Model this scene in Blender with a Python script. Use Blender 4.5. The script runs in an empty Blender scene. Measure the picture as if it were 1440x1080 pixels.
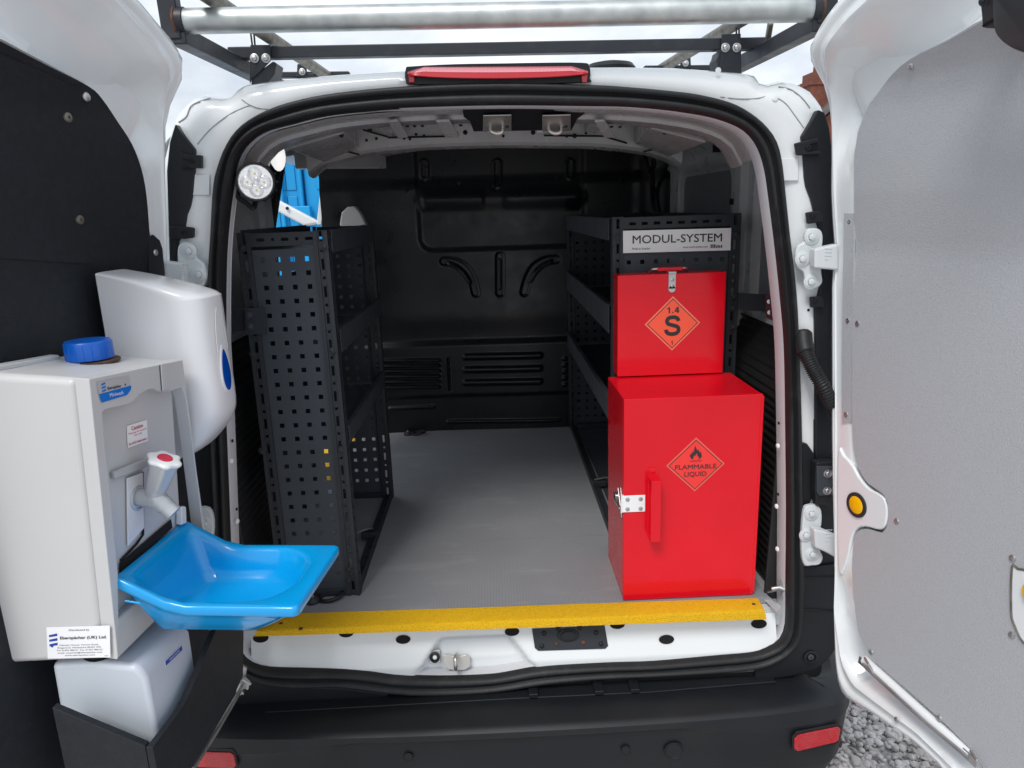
import bpy, bmesh, math, random
import numpy as np
from mathutils import Vector, Matrix
random.seed(7); RNG = np.random.default_rng(7)
scn = bpy.context.scene; COL = scn.collection

# ------------------------------------------------------------------ camera, sky, sun, exposure
FPX = 1011.0; CX = 720.0; CY = 540.0
def _n(v):
    v = np.array(v, float); return v / np.linalg.norm(v)
_fw = _n((-30, 245, -FPX)); _up = -_n((140, -4160, -FPX)); _up = _n(_up - _fw * np.dot(_up, _fw)); _rt = np.cross(_fw, _up)
RM = np.array([_rt, _fw, _up]); CAM = np.array([-0.015, -1.60, 1.60])
cd = bpy.data.cameras.new("camera"); cam = bpy.data.objects.new("camera", cd); COL.objects.link(cam)
cd.sensor_width = 36.0; cd.lens = 36.0 * FPX / 1440.0; cd.clip_start = 0.02; cd.clip_end = 2000
m4 = Matrix([[*RM[0], CAM[0]], [*RM[1], CAM[1]], [*RM[2], CAM[2]], [0, 0, 0, 1]])
cam.matrix_world = m4; scn.camera = cam

SUN_EL, SUN_AZ = math.radians(52), math.radians(205)
wd = bpy.data.worlds.new("World"); scn.world = wd; wd.use_nodes = True
nt = wd.node_tree; N = nt.nodes; Lk = nt.links
bg = N["Background"]; bg.inputs[1].default_value = 0.10
sky = N.new("ShaderNodeTexSky"); sky.sky_type = 'NISHITA'; sky.sun_disc = False
sky.sun_elevation = SUN_EL; sky.sun_rotation = SUN_AZ; sky.dust_density = 3.0; sky.air_density = 1.2
tc = N.new("ShaderNodeTexCoord"); mp = N.new("ShaderNodeMapping"); mp.inputs['Scale'].default_value = (1.6, 1.6, 3.6)
nz = N.new("ShaderNodeTexNoise"); nz.inputs['Scale'].default_value = 2.2; nz.inputs['Detail'].default_value = 7; nz.inputs['Roughness'].default_value = 0.55
cr = N.new("ShaderNodeValToRGB"); cr.color_ramp.elements[0].position = 0.33; cr.color_ramp.elements[0].color = (3.9, 4.4, 5.1, 1)
cr.color_ramp.elements[1].position = 0.66; cr.color_ramp.elements[1].color = (7.8, 8.1, 8.5, 1)
mx = N.new("ShaderNodeMix"); mx.data_type = 'RGBA'; mx.inputs[0].default_value = 0.93
Lk.new(tc.outputs['Generated'], mp.inputs[0]); Lk.new(mp.outputs[0], nz.inputs['Vector']); Lk.new(nz.outputs[0], cr.inputs[0])
Lk.new(sky.outputs[0], mx.inputs[6]); Lk.new(cr.outputs[0], mx.inputs[7]); Lk.new(mx.outputs[2], bg.inputs[0])
sd = bpy.data.lights.new("sun", 'SUN'); sun = bpy.data.objects.new("sun", sd); COL.objects.link(sun)
sd.energy = 1.4; sd.angle = math.radians(20); sd.color = (1.0, 0.96, 0.91)
sdir = Vector((math.sin(SUN_AZ) * math.cos(SUN_EL), math.cos(SUN_AZ) * math.cos(SUN_EL), math.sin(SUN_EL)))
sun.rotation_euler = sdir.to_track_quat('Z', 'Y').to_euler()
vs = scn.view_settings; vs.view_transform = 'Standard'; vs.look = 'None'; vs.exposure = 0.62; vs.gamma = 1.0
scn.render.engine = 'CYCLES'
scn.cycles.max_bounces = 10; scn.cycles.diffuse_bounces = 6; scn.cycles.glossy_bounces = 5

# ------------------------------------------------------------------ survey: a sight line meets a real plane
def _ray(px, py): return RM @ np.array([px - CX, -(py - CY), -FPX])
def PY(px, py, Y): r = _ray(px, py); return CAM + r * ((Y - CAM[1]) / r[1])
def PZ(px, py, Z): r = _ray(px, py); return CAM + r * ((Z - CAM[2]) / r[2])
def PX(px, py, X): r = _ray(px, py); return CAM + r * ((X - CAM[0]) / r[0])
def PP(px, py, P, n):
    r = _ray(px, py); n = np.array(n, float); return CAM + r * (np.dot(np.array(P) - CAM, n) / np.dot(r, n))
class Frame:                     # a door's own axes: u along the door, w off its inner face, z up
    def __init__(s, P0, deg, side):
        a = math.radians(deg); s.P = np.array(P0)
        s.d = np.array([side * math.sin(a), -math.cos(a), 0]); s.n = np.array([-side * math.cos(a), -math.sin(a), 0])
    def at(s, u, w, z): p = s.P + s.d * u + s.n * w; return np.array([p[0], p[1], z])
    def W(s, px, py, w): p = PP(px, py, s.P + s.n * w, s.n); return np.array([(p - s.P) @ s.d, w, p[2]])
    def U(s, px, py, u): p = PP(px, py, s.P + s.d * u, s.d); return np.array([u, (p - s.P) @ s.n, p[2]])
FL = Frame(PY(240, 390, -.04), 6, -1); FLD = Frame(PY(240, 390, -.04), 15, -1); FR = Frame(PY(1168, 400, -.04), 16, 1)

# ------------------------------------------------------------------ materials
def mat(name, col, rough=.5, metal=0., coat=0., bump=None, vary=None, spec=None, scratch=0., vor=None):
    m = bpy.data.materials.new(name); m.use_nodes = True; t = m.node_tree; b = t.nodes["Principled BSDF"]; L = t.links
    b.inputs['Base Color'].default_value = (*col, 1); b.inputs['Roughness'].default_value = rough; b.inputs['Metallic'].default_value = metal
    if coat: b.inputs['Coat Weight'].default_value = coat; b.inputs['Coat Roughness'].default_value = .06
    if spec is not None: b.inputs['Specular IOR Level'].default_value = spec
    g = t.nodes.new("ShaderNodeNewGeometry")
    def noise(scale, detail=4):
        n = t.nodes.new("ShaderNodeTexNoise"); n.inputs['Scale'].default_value = scale; n.inputs['Detail'].default_value = detail
        L.new(g.outputs['Position'], n.inputs['Vector']); return n
    if vary:                                     # (scale, colour2, low, high)
        n = noise(vary[0], 6); r = t.nodes.new("ShaderNodeValToRGB")
        r.color_ramp.elements[0].position = vary[2]; r.color_ramp.elements[1].position = vary[3]
        r.color_ramp.elements[0].color = (*col, 1); r.color_ramp.elements[1].color = (*vary[1], 1)
        L.new(n.outputs[0], r.inputs[0]); L.new(r.outputs[0], b.inputs['Base Color'])
    if scratch:                                  # uneven gloss from handling
        n = noise(14, 8); mr = t.nodes.new("ShaderNodeMapRange"); mr.inputs[3].default_value = rough - scratch; mr.inputs[4].default_value = rough + scratch
        mr.inputs[1].default_value = .3; mr.inputs[2].default_value = .7
        L.new(n.outputs[0], mr.inputs[0]); L.new(mr.outputs[0], b.inputs['Roughness'])
    if bump:                                     # (scale, strength, distance)
        n = noise(bump[0], 3); bp = t.nodes.new("ShaderNodeBump"); bp.inputs['Strength'].default_value = bump[1]; bp.inputs['Distance'].default_value = bump[2]
        L.new(n.outputs[0], bp.inputs['Height']); L.new(bp.outputs[0], b.inputs['Normal'])
    return m
M = {}
M['white'] = mat('white_paint', (.755, .79, .805), .2, coat=.7, scratch=.02, bump=(2.2, .03, .01))
M['flange'] = mat('flange_paint', (.56, .57, .60), .4, scratch=.08)
M['grey'] = mat('grey_primer_lifted', (.56, .585, .60), .3, scratch=.05, vary=(5, (.50, .53, .55), .4, .7))  # bay primer, lightened in colour to lift the dim walls
M['pillar'] = mat('dark_grey_pillar_trim', (.075, .076, .08), .25, scratch=.06)
M['roofgrey'] = mat('grey_primer_dimmed', (.34, .345, .35), .26, scratch=.08, vary=(7, (.28, .285, .29), .4, .7))  # same bay primer, darkened in colour to tone down the brightly lit roof
M['greyd'] = mat('dark_grey_trim', (.022, .022, .023), .5, spec=.25, scratch=.06)
M['bulk'] = mat('black_gloss_enamel', (.006, .0075, .010), .33, scratch=.08, spec=.35)
M['powder'] = mat('black_powder_coat', (.024, .028, .034), .5, spec=.35, bump=(900, .25, .0006), scratch=.05)
M['powder2'] = mat('black_powder_steel', (.043, .051, .062), .5, spec=.35, bump=(900, .25, .0006), scratch=.05)
M['rubber'] = mat('rubber', (.013, .014, .016), .5, spec=.35, bump=(160, .3, .002), vary=(22, (.035, .037, .04), .55, .9))
M['plastic'] = mat('black_plastic', (.008, .010, .013), .46, spec=.36, bump=(700, .35, .0008), vary=(9, (.012, .014, .017), .5, .8))
M['plasticg'] = mat('grey_black_plastic', (.045, .05, .056), .5, bump=(700, .3, .0008))
M['red'] = mat('red_paint', (.74, .006, .018), .17, spec=.28, coat=.12, scratch=.1, bump=(3.2, .16, .012), vary=(2.2, (.62, .004, .014), .35, .7))
M['blue'] = mat('blue_plastic', (.0, .32, .72), .2, coat=.4, scratch=.05)
M['capblue'] = mat('blue_cap_plastic', (.0, .10, .50), .35)
M['dropblue'] = mat('blue_window_plastic', (.0, .06, .36), .15)
M['tankgrey'] = mat('grey_moulded_plastic', (.56, .565, .565), .38, bump=(500, .12, .0006), vary=(3, (.53, .535, .54), .3, .7))
M['tankgrey2'] = mat('grey_recess_plastic', (.45, .46, .47), .4, bump=(500, .12, .0006))
M['disp'] = mat('white_moulded_plastic', (.74, .745, .76), .22, coat=.2, scratch=.05)
M['poly'] = mat('translucent_polythene', (.52, .57, .63), .4); M['poly'].node_tree.nodes["Principled BSDF"].inputs['Subsurface Weight'].default_value = .2
M['zinc'] = mat('zinc_plated_steel', (.52, .52, .52), .42, metal=1., scratch=.12)
M['galv'] = mat('galvanised_tube', (.58, .61, .60), .46, metal=1., vary=(26, (.42, .45, .45), .35, .7), scratch=.12)
M['galvd'] = mat('weathered_tube', (.22, .21, .18), .5, metal=.7, vary=(40, (.12, .11, .09), .4, .7))
M['rackblk'] = mat('black_painted_steel', (.016, .019, .025), .45, spec=.4, vary=(30, (.03, .032, .036), .55, .8), scratch=.1)
M['rust'] = mat('rust', (.12, .05, .025), .8, vary=(90, (.05, .03, .02), .4, .6))
M['steel'] = mat('stainless_striker', (.55, .53, .50), .34, metal=.85, scratch=.1)
M['yellow'] = mat('yellow_grit', (.86, .50, .0), .75, bump=(330, 1., .006), vary=(230, (.70, .38, .0), .45, .75))
M['yelref'] = mat('yellow_reflector', (.9, .48, .0), .3)
M['lining'] = mat('grey_lining_board', (.43, .45, .475), .5, bump=(380, .6, .0014), vary=(420, (.385, .405, .43), .42, .62))
M['bply'] = mat('black_ply', (.012, .0145, .018), .55, spec=.3, bump=(260, .5, .0012), vary=(60, (.017, .020, .025), .45, .8))
M['label'] = mat('white_label', (.84, .85, .87), .3)
M['plate'] = mat('brushed_sign_plate', (.80, .80, .79), .35, scratch=.05)
M['ink'] = mat('black_ink', (.02, .02, .022), .45)
M['inkblue'] = mat('blue_ink', (.015, .05, .36), .4)
M['inkcyan'] = mat('light_blue_ink', (.0, .17, .62), .35)
M['inkred'] = mat('red_ink', (.62, .02, .06), .4)
M['orange'] = mat('orange_label', (.92, .105, .045), .35)
M['orangeb'] = mat('pale_orange_border', (.93, .21, .13), .35)
M['redlab'] = mat('red_label', (.86, .035, .03), .35)
M['redlabb'] = mat('pale_red_border', (.80, .12, .085), .35)
M['hinge'] = mat('hinge_paint', (.60, .64, .66), .38, scratch=.08)
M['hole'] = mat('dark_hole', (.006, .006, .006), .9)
M['seam'] = mat('seam_sealer', (.30, .32, .33), .6)
M['lensred'] = mat('red_lens', (.62, .008, .02), .14, coat=.6)
M['lensred'].node_tree.nodes["Principled BSDF"].inputs['Transmission Weight'].default_value = .25
M['lenspale'] = mat('pale_pink_lens', (.72, .22, .25), .15, coat=.6)
M['refl'] = mat('red_reflector', (.50, .006, .015), .2, coat=.5, bump=(380, 1., .004))
M['chrome'] = mat('lamp_reflector', (.88, .88, .88), .12, metal=1., bump=(240, .4, .002))
M['led'] = mat('yellow_diode', (.7, .62, .2), .3)
M['contblue'] = mat('blue_container_paint', (.0, .31, .66), .5, vary=(1.2, (.0, .28, .60), .4, .7))
M['brick'] = mat('brickwork', (.19, .055, .032), .85, vary=(9, (.12, .045, .03), .4, .6))
M['tile'] = mat('roof_tiles', (.10, .095, .09), .8, vary=(6, (.16, .14, .13), .4, .6))
M['tapgrey'] = mat('silver_tap_plastic', (.50, .52, .54), .3, metal=.25)
M['whitepl'] = mat('white_plastic', (.82, .84, .84), .3)
M['lamplens'] = mat('frosted_lamp_lens', (.85, .85, .85), .15); _b = M['lamplens'].node_tree.nodes['Principled BSDF']; _b.inputs['Emission Color'].default_value = (1, .98, .95, 1); _b.inputs['Emission Strength'].default_value = .5
M['blank'] = mat('grey_panel_blank', (.20, .225, .245), .35, scratch=.05)
def clear(name):
    m = bpy.data.materials.new(name); m.use_nodes = True; t = m.node_tree; t.nodes.clear()
    o = t.nodes.new("ShaderNodeOutputMaterial"); a = t.nodes.new("ShaderNodeBsdfTransparent"); g = t.nodes.new("ShaderNodeBsdfGlossy"); x = t.nodes.new("ShaderNodeMixShader")
    g.inputs['Roughness'].default_value = .05; x.inputs[0].default_value = .1
    t.links.new(a.outputs[0], x.inputs[1]); t.links.new(g.outputs[0], x.inputs[2]); t.links.new(x.outputs[0], o.inputs[0]); return m
M['clear'] = clear('clear_cover')
def floor_mat():                                    # phenolic mesh-pattern board: small raised bars in rows
    m = mat('phenolic_mesh_floor', (.30, .305, .315), .45); t = m.node_tree; L = t.links; b = t.nodes["Principled BSDF"]
    g = t.nodes.new("ShaderNodeNewGeometry"); br = t.nodes.new("ShaderNodeTexBrick")
    br.inputs['Scale'].default_value = 36; br.inputs['Mortar Size'].default_value = .016; br.inputs['Mortar Smooth'].default_value = .6
    br.inputs['Brick Width'].default_value = .45; br.inputs['Row Height'].default_value = .28
    mpn = t.nodes.new("ShaderNodeMapping"); mpn.inputs['Rotation'].default_value = (0, 0, math.pi / 2)
    L.new(g.outputs['Position'], mpn.inputs[0]); L.new(mpn.outputs[0], br.inputs['Vector'])
    bp = t.nodes.new("ShaderNodeBump"); bp.inputs['Strength'].default_value = .6; bp.inputs['Distance'].default_value = .0026
    L.new(br.outputs['Fac'], bp.inputs['Height']); L.new(bp.outputs[0], b.inputs['Normal'])
    mxr = t.nodes.new("ShaderNodeMix"); mxr.data_type = 'RGBA'; mxr.inputs[6].default_value = (.31, .32, .34, 1); mxr.inputs[7].default_value = (.21, .217, .232, 1)
    n = t.nodes.new("ShaderNodeTexNoise"); n.inputs['Scale'].default_value = 6; n.inputs['Detail'].default_value = 8; L.new(g.outputs['Position'], n.inputs['Vector'])
    ad = t.nodes.new("ShaderNodeMix"); ad.data_type = 'RGBA'; ad.blend_type = 'MULTIPLY'; ad.inputs[0].default_value = .22
    L.new(br.outputs['Fac'], mxr.inputs[0]); L.new(mxr.outputs[2], ad.inputs[6]); L.new(n.outputs[0], ad.inputs[7]); L.new(ad.outputs[2], b.inputs['Base Color'])
    n2 = t.nodes.new("ShaderNodeTexNoise"); n2.inputs['Scale'].default_value = 3; n2.inputs['Detail'].default_value = 9; n2.inputs['Distortion'].default_value = 1.2
    mp2 = t.nodes.new("ShaderNodeMapping"); mp2.inputs['Scale'].default_value = (1.2, 5, 1); mp2.inputs['Rotation'].default_value = (0, 0, .5); L.new(g.outputs['Position'], mp2.inputs[0]); L.new(mp2.outputs[0], n2.inputs['Vector'])
    rr = t.nodes.new("ShaderNodeValToRGB"); rr.color_ramp.elements[0].position = .56; rr.color_ramp.elements[1].position = .80; rr.color_ramp.elements[0].color = (0, 0, 0, 1); rr.color_ramp.elements[1].color = (.55, .55, .55, 1)
    sc_ = t.nodes.new("ShaderNodeMix"); sc_.data_type = 'RGBA'; sc_.inputs[7].default_value = (.40, .40, .41, 1); L.new(n2.outputs[0], rr.inputs[0]); L.new(rr.outputs[0], sc_.inputs[0]); L.new(ad.outputs[2], sc_.inputs[6]); L.new(sc_.outputs[2], b.inputs['Base Color'])
    return m
M['floor'] = floor_mat()
def gravel_mat():
    m = mat('gravel_stone', (.3, .29, .28), .85, bump=(90, .5, .004)); t = m.node_tree; L = t.links; b = t.nodes["Principled BSDF"]
    g = t.nodes.new("ShaderNodeNewGeometry"); v = t.nodes.new("ShaderNodeTexVoronoi"); v.inputs['Scale'].default_value = 26
    L.new(g.outputs['Position'], v.inputs['Vector']); r = t.nodes.new("ShaderNodeValToRGB")
    r.color_ramp.elements[0].color = (.34, .32, .31, 1); r.color_ramp.elements[1].color = (.66, .63, .62, 1)
    sp = t.nodes.new("ShaderNodeSeparateColor"); L.new(v.outputs['Color'], sp.inputs[0]); L.new(sp.outputs[0], r.inputs[0]); L.new(r.outputs[0], b.inputs['Base Color']); return m
M['gravel'] = gravel_mat()

# ------------------------------------------------------------------ mesh building
class MB:
    def __init__(s): s.v = []; s.f = []
    def add(s, vs, fs):
        o = len(s.v); s.v += [tuple(map(float, p)) for p in vs]; s.f += [tuple(i + o for i in q) for q in fs]; return s
    def obox(s, o, ax, ay, az):
        o, ax, ay, az = (np.array(k, float) for k in (o, ax, ay, az))
        c = [o + ax * i + ay * j + az * k for k in (0, 1) for j in (0, 1) for i in (0, 1)]
        return s.add(c, [(0, 2, 3, 1), (4, 5, 7, 6), (0, 1, 5, 4), (2, 6, 7, 3), (0, 4, 6, 2), (1, 3, 7, 5)])
    def box(s, x0, x1, y0, y1, z0, z1): return s.obox((x0, y0, z0), (x1 - x0, 0, 0), (0, y1 - y0, 0), (0, 0, z1 - z0))
    def prism(s, pts, vec):
        n = len(pts); p = [np.array(q, float) for q in pts]; vec = np.array(vec, float)
        return s.add(p + [q + vec for q in p], [tuple(range(n)), tuple(range(2 * n - 1, n - 1, -1))] + [(i, (i + 1) % n, n + (i + 1) % n, n + i) for i in range(n)])
    def loft(s, rings, closed=True, cap0=False, cap1=False):
        n = len(rings[0]); vs = [q for r in rings for q in r]; fs = []
        for k in range(len(rings) - 1):
            for i in range(n if closed else n - 1):
                j = (i + 1) % n; fs.append((k * n + i, k * n + j, (k + 1) * n + j, (k + 1) * n + i))
        if cap0: fs.append(tuple(range(n)))
        if cap1: fs.append(tuple((len(rings) - 1) * n + i for i in range(n - 1, -1, -1)))
        return s.add(vs, fs)
    def tube(s, path, r, n=12, caps=True):
        P = [np.array(p, float) for p in path]; rr = r if hasattr(r, '__len__') else [r] * len(P); rings = []; a = None
        for i, p in enumerate(P):
            t = _n(P[min(i + 1, len(P) - 1)] - P[max(i - 1, 0)])
            if a is None: a = np.cross(t, (0, 0, 1.)); a = np.cross(t, (1., 0, 0)) if np.linalg.norm(a) < .1 else a
            a = _n(a - t * np.dot(a, t)); b = np.cross(t, a)
            rings.append([p + rr[i] * (a * math.cos(k * 2 * math.pi / n) + b * math.sin(k * 2 * math.pi / n)) for k in range(n)])
        return s.loft(rings, True, caps, caps)
    def lathe(s, o, ax, prof, n=24, caps=True):       # prof: (radius, height along axis)
        o = np.array(o, float); ax = _n(ax); a = np.cross(ax, (0, 0, 1.)); a = np.cross(ax, (1., 0, 0)) if np.linalg.norm(a) < .1 else a; a = _n(a); b = np.cross(ax, a)
        return s.loft([[o + ax * h + r * (a * math.cos(k * 2 * math.pi / n) + b * math.sin(k * 2 * math.pi / n)) for k in range(n)] for r, h in prof], True, caps, caps)
    def grid(s, G):                                    # G[i][j] points
        ni, nj = len(G), len(G[0]); return s.add([p for row in G for p in row], [(i * nj + j, i * nj + j + 1, (i + 1) * nj + j + 1, (i + 1) * nj + j) for i in range(ni - 1) for j in range(nj - 1)])
    def plate(s, o, ex, ey, en, xs, ys, keep, th):     # sheet with square holes, real thickness
        o, ex, ey, en = (np.array(k, float) for k in (o, ex, ey, en)); nx, ny = len(xs), len(ys); base = len(s.v)
        for k in (0, -th):
            for y in ys:
                for x in xs: s.v.append(tuple(o + ex * x + ey * y + en * k))
        I = lambda i, j, k: base + k * nx * ny + j * nx + i
        K = lambda i, j: 0 <= i < nx - 1 and 0 <= j < ny - 1 and keep(i, j)
        for j in range(ny - 1):
            for i in range(nx - 1):
                if not K(i, j): continue
                s.f.append((I(i, j, 0), I(i + 1, j, 0), I(i + 1, j + 1, 0), I(i, j + 1, 0))); s.f.append((I(i, j, 1), I(i, j + 1, 1), I(i + 1, j + 1, 1), I(i + 1, j, 1)))
                if not K(i - 1, j): s.f.append((I(i, j, 0), I(i, j + 1, 0), I(i, j + 1, 1), I(i, j, 1)))
                if not K(i + 1, j): s.f.append((I(i + 1, j + 1, 0), I(i + 1, j, 0), I(i + 1, j, 1), I(i + 1, j + 1, 1)))
                if not K(i, j - 1): s.f.append((I(i + 1, j, 0), I(i, j, 0), I(i, j, 1), I(i + 1, j, 1)))
                if not K(i, j + 1): s.f.append((I(i, j + 1, 0), I(i + 1, j + 1, 0), I(i + 1, j + 1, 1), I(i, j + 1, 1)))
        return s
ORIG = {}
def root_of(o):
    while o.parent: o = o.parent
    return o
def thing(name, loc, label, cat, group=None):
    o = bpy.data.objects.new(name, None); COL.objects.link(o); o.location = loc; o.empty_display_size = .05
    o['label'] = label; o['category'] = cat
    if group: o['group'] = group
    ORIG[o] = np.array(loc, float); return o
def build(name, mb, m, parent=None, bevel=0, seg=2, smooth=True, angle=38, subsurf=0, recalc=True, label=None, kind=None):
    org = ORIG[root_of(parent)] if parent else np.zeros(3)
    me = bpy.data.meshes.new(name); me.from_pydata([tuple(np.array(p) - org) for p in mb.v], [], mb.f)
    if recalc:
        b = bmesh.new(); b.from_mesh(me); bmesh.ops.recalc_face_normals(b, faces=b.faces); b.to_mesh(me); b.free()
    me.materials.append(m)
    if smooth:
        me.polygons.foreach_set('use_smooth', [True] * len(me.polygons)); me.set_sharp_from_angle(angle=math.radians(angle))
    me.update(); o = bpy.data.objects.new(name, me); COL.objects.link(o)
    if parent: o.parent = parent
    if bevel:
        k = o.modifiers.new("bevel", 'BEVEL'); k.width = bevel; k.segments = seg; k.limit_method = 'ANGLE'; k.angle_limit = math.radians(angle); k.harden_normals = True
    if subsurf:
        k = o.modifiers.new("sub", 'SUBSURF'); k.levels = subsurf; k.render_levels = subsurf
    if label: o['label'] = label
    if kind: o['kind'] = kind
    return o
_small = {}
def stamp(kind, pos, nrm, m, parent, size, name=None):
    """a small fastener, one mesh shared by all of its kind"""
    key = (kind, m.name, round(size, 5))
    if key not in _small:
        q = MB(); r = size
        if kind == 'rivet': q.lathe((0, 0, 0), (0, 0, 1), [(r, 0), (r, r * .18), (r * .8, r * .42), (r * .35, r * .55)], 12)
        if kind == 'bolt': q.lathe((0, 0, 0), (0, 0, 1), [(r, 0), (r, r * .16), (r * .9, r * .2), (r * .62, r * .2)], 20, False).lathe((0, 0, 0), (0, 0, 1), [(r * .62, r * .2), (r * .60, r * .55), (r * .5, r * .62)], 6)
        if kind == 'disc': q.lathe((0, 0, 0), (0, 0, 1), [(r, 0), (r, r * .08), (r * .9, r * .12)], 24)
        if kind == 'screw': q.lathe((0, 0, 0), (0, 0, 1), [(r, 0), (r * .9, r * .3), (r * .5, r * .42), (r * .3, r * .42), (r * .26, r * .1)], 12)
        me = bpy.data.meshes.new(kind); me.from_pydata(q.v, [], q.f); b = bmesh.new(); b.from_mesh(me); bmesh.ops.recalc_face_normals(b, faces=b.faces); b.to_mesh(me); b.free()
        me.materials.append(m); me.polygons.foreach_set('use_smooth', [True] * len(me.polygons)); me.set_sharp_from_angle(angle=math.radians(40)); _small[key] = me
    o = bpy.data.objects.new(name or kind, _small[key]); COL.objects.link(o); o.parent = parent
    o.location = Vector(tuple(np.array(pos) - ORIG[root_of(parent)])); o.rotation_euler = Vector(tuple(nrm)).to_track_quat('Z', 'Y').to_euler(); return o
_gl = {}
def glyphs(txt, bold=0., sx=1.):
    k = (txt, bold)
    if k not in _gl:
        c = bpy.data.curves.new("t", 'FONT'); c.body = txt; c.size = 1; c.offset = bold; c.resolution_u = 3
        o = bpy.data.objects.new("t", c); COL.objects.link(o); bpy.context.view_layer.update()
        me = o.evaluated_get(bpy.context.evaluated_depsgraph_get()).to_mesh()
        v = np.array([q.co[:2] for q in me.vertices]); f = [tuple(p.vertices) for p in me.polygons]
        bpy.data.objects.remove(o); bpy.data.curves.remove(c); _gl[k] = (v, f)
    return _gl[k]
class Quad:                                           # a flat label's own axes: s across, t up
    def __init__(s, bl, br, tl, lift=.0006):
        s.o = np.array(bl); s.ex = np.array(br) - s.o; s.ey = np.array(tl) - s.o; s.n = _n(np.cross(s.ex, s.ey)); s.l = lift
    def at(s, a, b, k=0): return s.o + s.ex * a + s.ey * b + s.n * (s.l * k)
    def text(s, mb, txt, x0, y0, h, x1=None, bold=0., k=1, align='l'):
        v, f = glyphs(txt, 0.); asp = np.linalg.norm(s.ey) / np.linalg.norm(s.ex); lo = v[:, 0].min(); wd_ = v[:, 0].max() - lo; caph = .70
        sc = h / caph; sxx = sc * asp if x1 is None else (x1 - x0) / wd_
        off = x0 - (wd_ * sxx / 2 if align == 'c' else 0)
        for i, (dx, dy) in enumerate(((0, 0), (1, 0), (-1, 0), (0, 1), (0, -1), (.7, .7), (-.7, -.7)) if bold else ((0, 0),)):
            mb.add([s.at(off + (p[0] - lo + dx * bold) * sxx, y0 + (p[1] + dy * bold) * sc, k + .04 * i) for p in v], f)
        return mb
    def poly(s, mb, pts, k=1): mb.add([s.at(a, b, k) for a, b in pts], [tuple(range(len(pts)))]); return mb
    def sheet(s, mb, th=.0005): mb.prism([s.at(0, 0), s.at(1, 0), s.at(1, 1), s.at(0, 1)], s.n * th); return mb
def polar(pts, c, th):                                # star-shaped outline resampled by bearing about c
    p = np.array(pts, float) - np.array(c); q = np.roll(p, -1, axis=0); out = []
    for t in th:
        d = np.array([math.sin(t), math.cos(t)]); cr = lambda a, b: a[..., 0] * b[..., 1] - a[..., 1] * b[..., 0]
        e = q - p; den = cr(d[None], e); den = np.where(abs(den) < 1e-12, 1e-12, den)
        k = cr(p, e) / den; s_ = cr(p, d[None]) / den
        ok = (k > 0) & (s_ >= -1e-9) & (s_ <= 1 + 1e-9); out.append(d * k[ok].max() if ok.any() else d * .1)
    return np.array(out) + np.array(c)
def spline(pts, n=6, closed=False):
    P = [np.array(p, float) for p in pts]; L_ = len(P); out = []
    for i in range(L_ if closed else L_ - 1):
        g = (lambda k: P[k % L_]) if closed else (lambda k: P[min(max(k, 0), L_ - 1)])
        a, b, c, d = g(i - 1), g(i), g(i + 1), g(i + 2)
        for k in range(n):
            t = k / n; out.append(.5 * ((2 * b) + (c - a) * t + (2 * a - 5 * b + 4 * c - d) * t * t + (3 * b - a - 3 * c + d) * t ** 3))
    if not closed: out.append(P[-1])
    return out
def sst(x, a, b): t = np.clip((x - a) / (b - a), 0, 1); return t * t * (3 - 2 * t)
def seg(x, z, a, b):                                  # distance to a segment, arrays
    a = np.array(a); b = np.array(b); d = b - a; t = np.clip(((x - a[0]) * d[0] + (z - a[1]) * d[1]) / max(d @ d, 1e-9), 0, 1)
    return np.hypot(x - a[0] - t * d[0], z - a[1] - t * d[1])
def rrect(x, z, x0, x1, z0, z1, r):                   # signed distance to a rounded box
    qx = abs(x - (x0 + x1) / 2) - (x1 - x0) / 2 + r; qz = abs(z - (z0 + z1) / 2) - (z1 - z0) / 2 + r
    return np.hypot(np.maximum(qx, 0), np.maximum(qz, 0)) + np.minimum(np.maximum(qx, qz), 0) - r

# ================================================================== the van
van = thing('panel_van', (0, .6, 0), 'white panel van seen from behind with both rear doors swung open', 'van')
SO = [(700,117),(827,120),(880,123),(955,130),(992,136),(1030,147),(1060,165),(1080,185),(1091,205),(1097,232),(1101,270),(1107,327),(1117,415),(1121,505),(1124,590),(1126,700),(1127,775),(1128,830),(1124,890),(1110,912),(1088,928),(1060,937),(1010,942),(920,947),(850,950),(785,956),(747,961),(710,967),(660,972),(600,974),(547,971),(510,966),(472,962),(415,963),(385,960),(360,953),(335,935),(316,900),(307,830),(303,722),(299,632),(296,500),(296,390),(299,330),(303,262),(309,235),(320,207),(337,182),(365,162),(407,145),(470,132),(572,122)]
SI = [(700,148),(827,149),(880,150),(930,154),(967,159),(1000,165),(1030,175),(1050,187),(1065,207),(1075,237),(1081,277),(1089,340),(1097,415),(1103,490),(1105,605),(1106,725),(1105,825),(1105,860),(1103,885),(1094,902),(1078,911),(1055,917),(1010,921),(920,929),(860,931),(785,935),(747,939),(715,945),(685,949),(620,951),(560,949),(522,944),(485,941),(435,940),(385,939),(362,935),(345,925),(334,905),(328,870),(324,755),(320,650),(316,550),(314,450),(315,365),(319,310),(324,270),(328,240),(336,216),(350,198),(371,184),(407,174),(457,162),(520,155),(580,151)]
BO = [(700,97),(880,96),(955,97),(1005,101),(1045,104),(1061,107),(1064,116),(1080,121),(1095,115),(1117,117),(1137,127),(1152,145),(1158,158)]
BOL = [(245,172),(250,160),(270,140),(297,132),(305,141),(330,135),(337,122),(395,114),(470,107),(570,101)]
CC = (0.01, 1.17)
NT = 300; TH = np.linspace(0, 2 * math.pi, NT, endpoint=False)
xz = lambda px, py, Y=0.: PY(px, py, Y)[[0, 2]]
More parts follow.
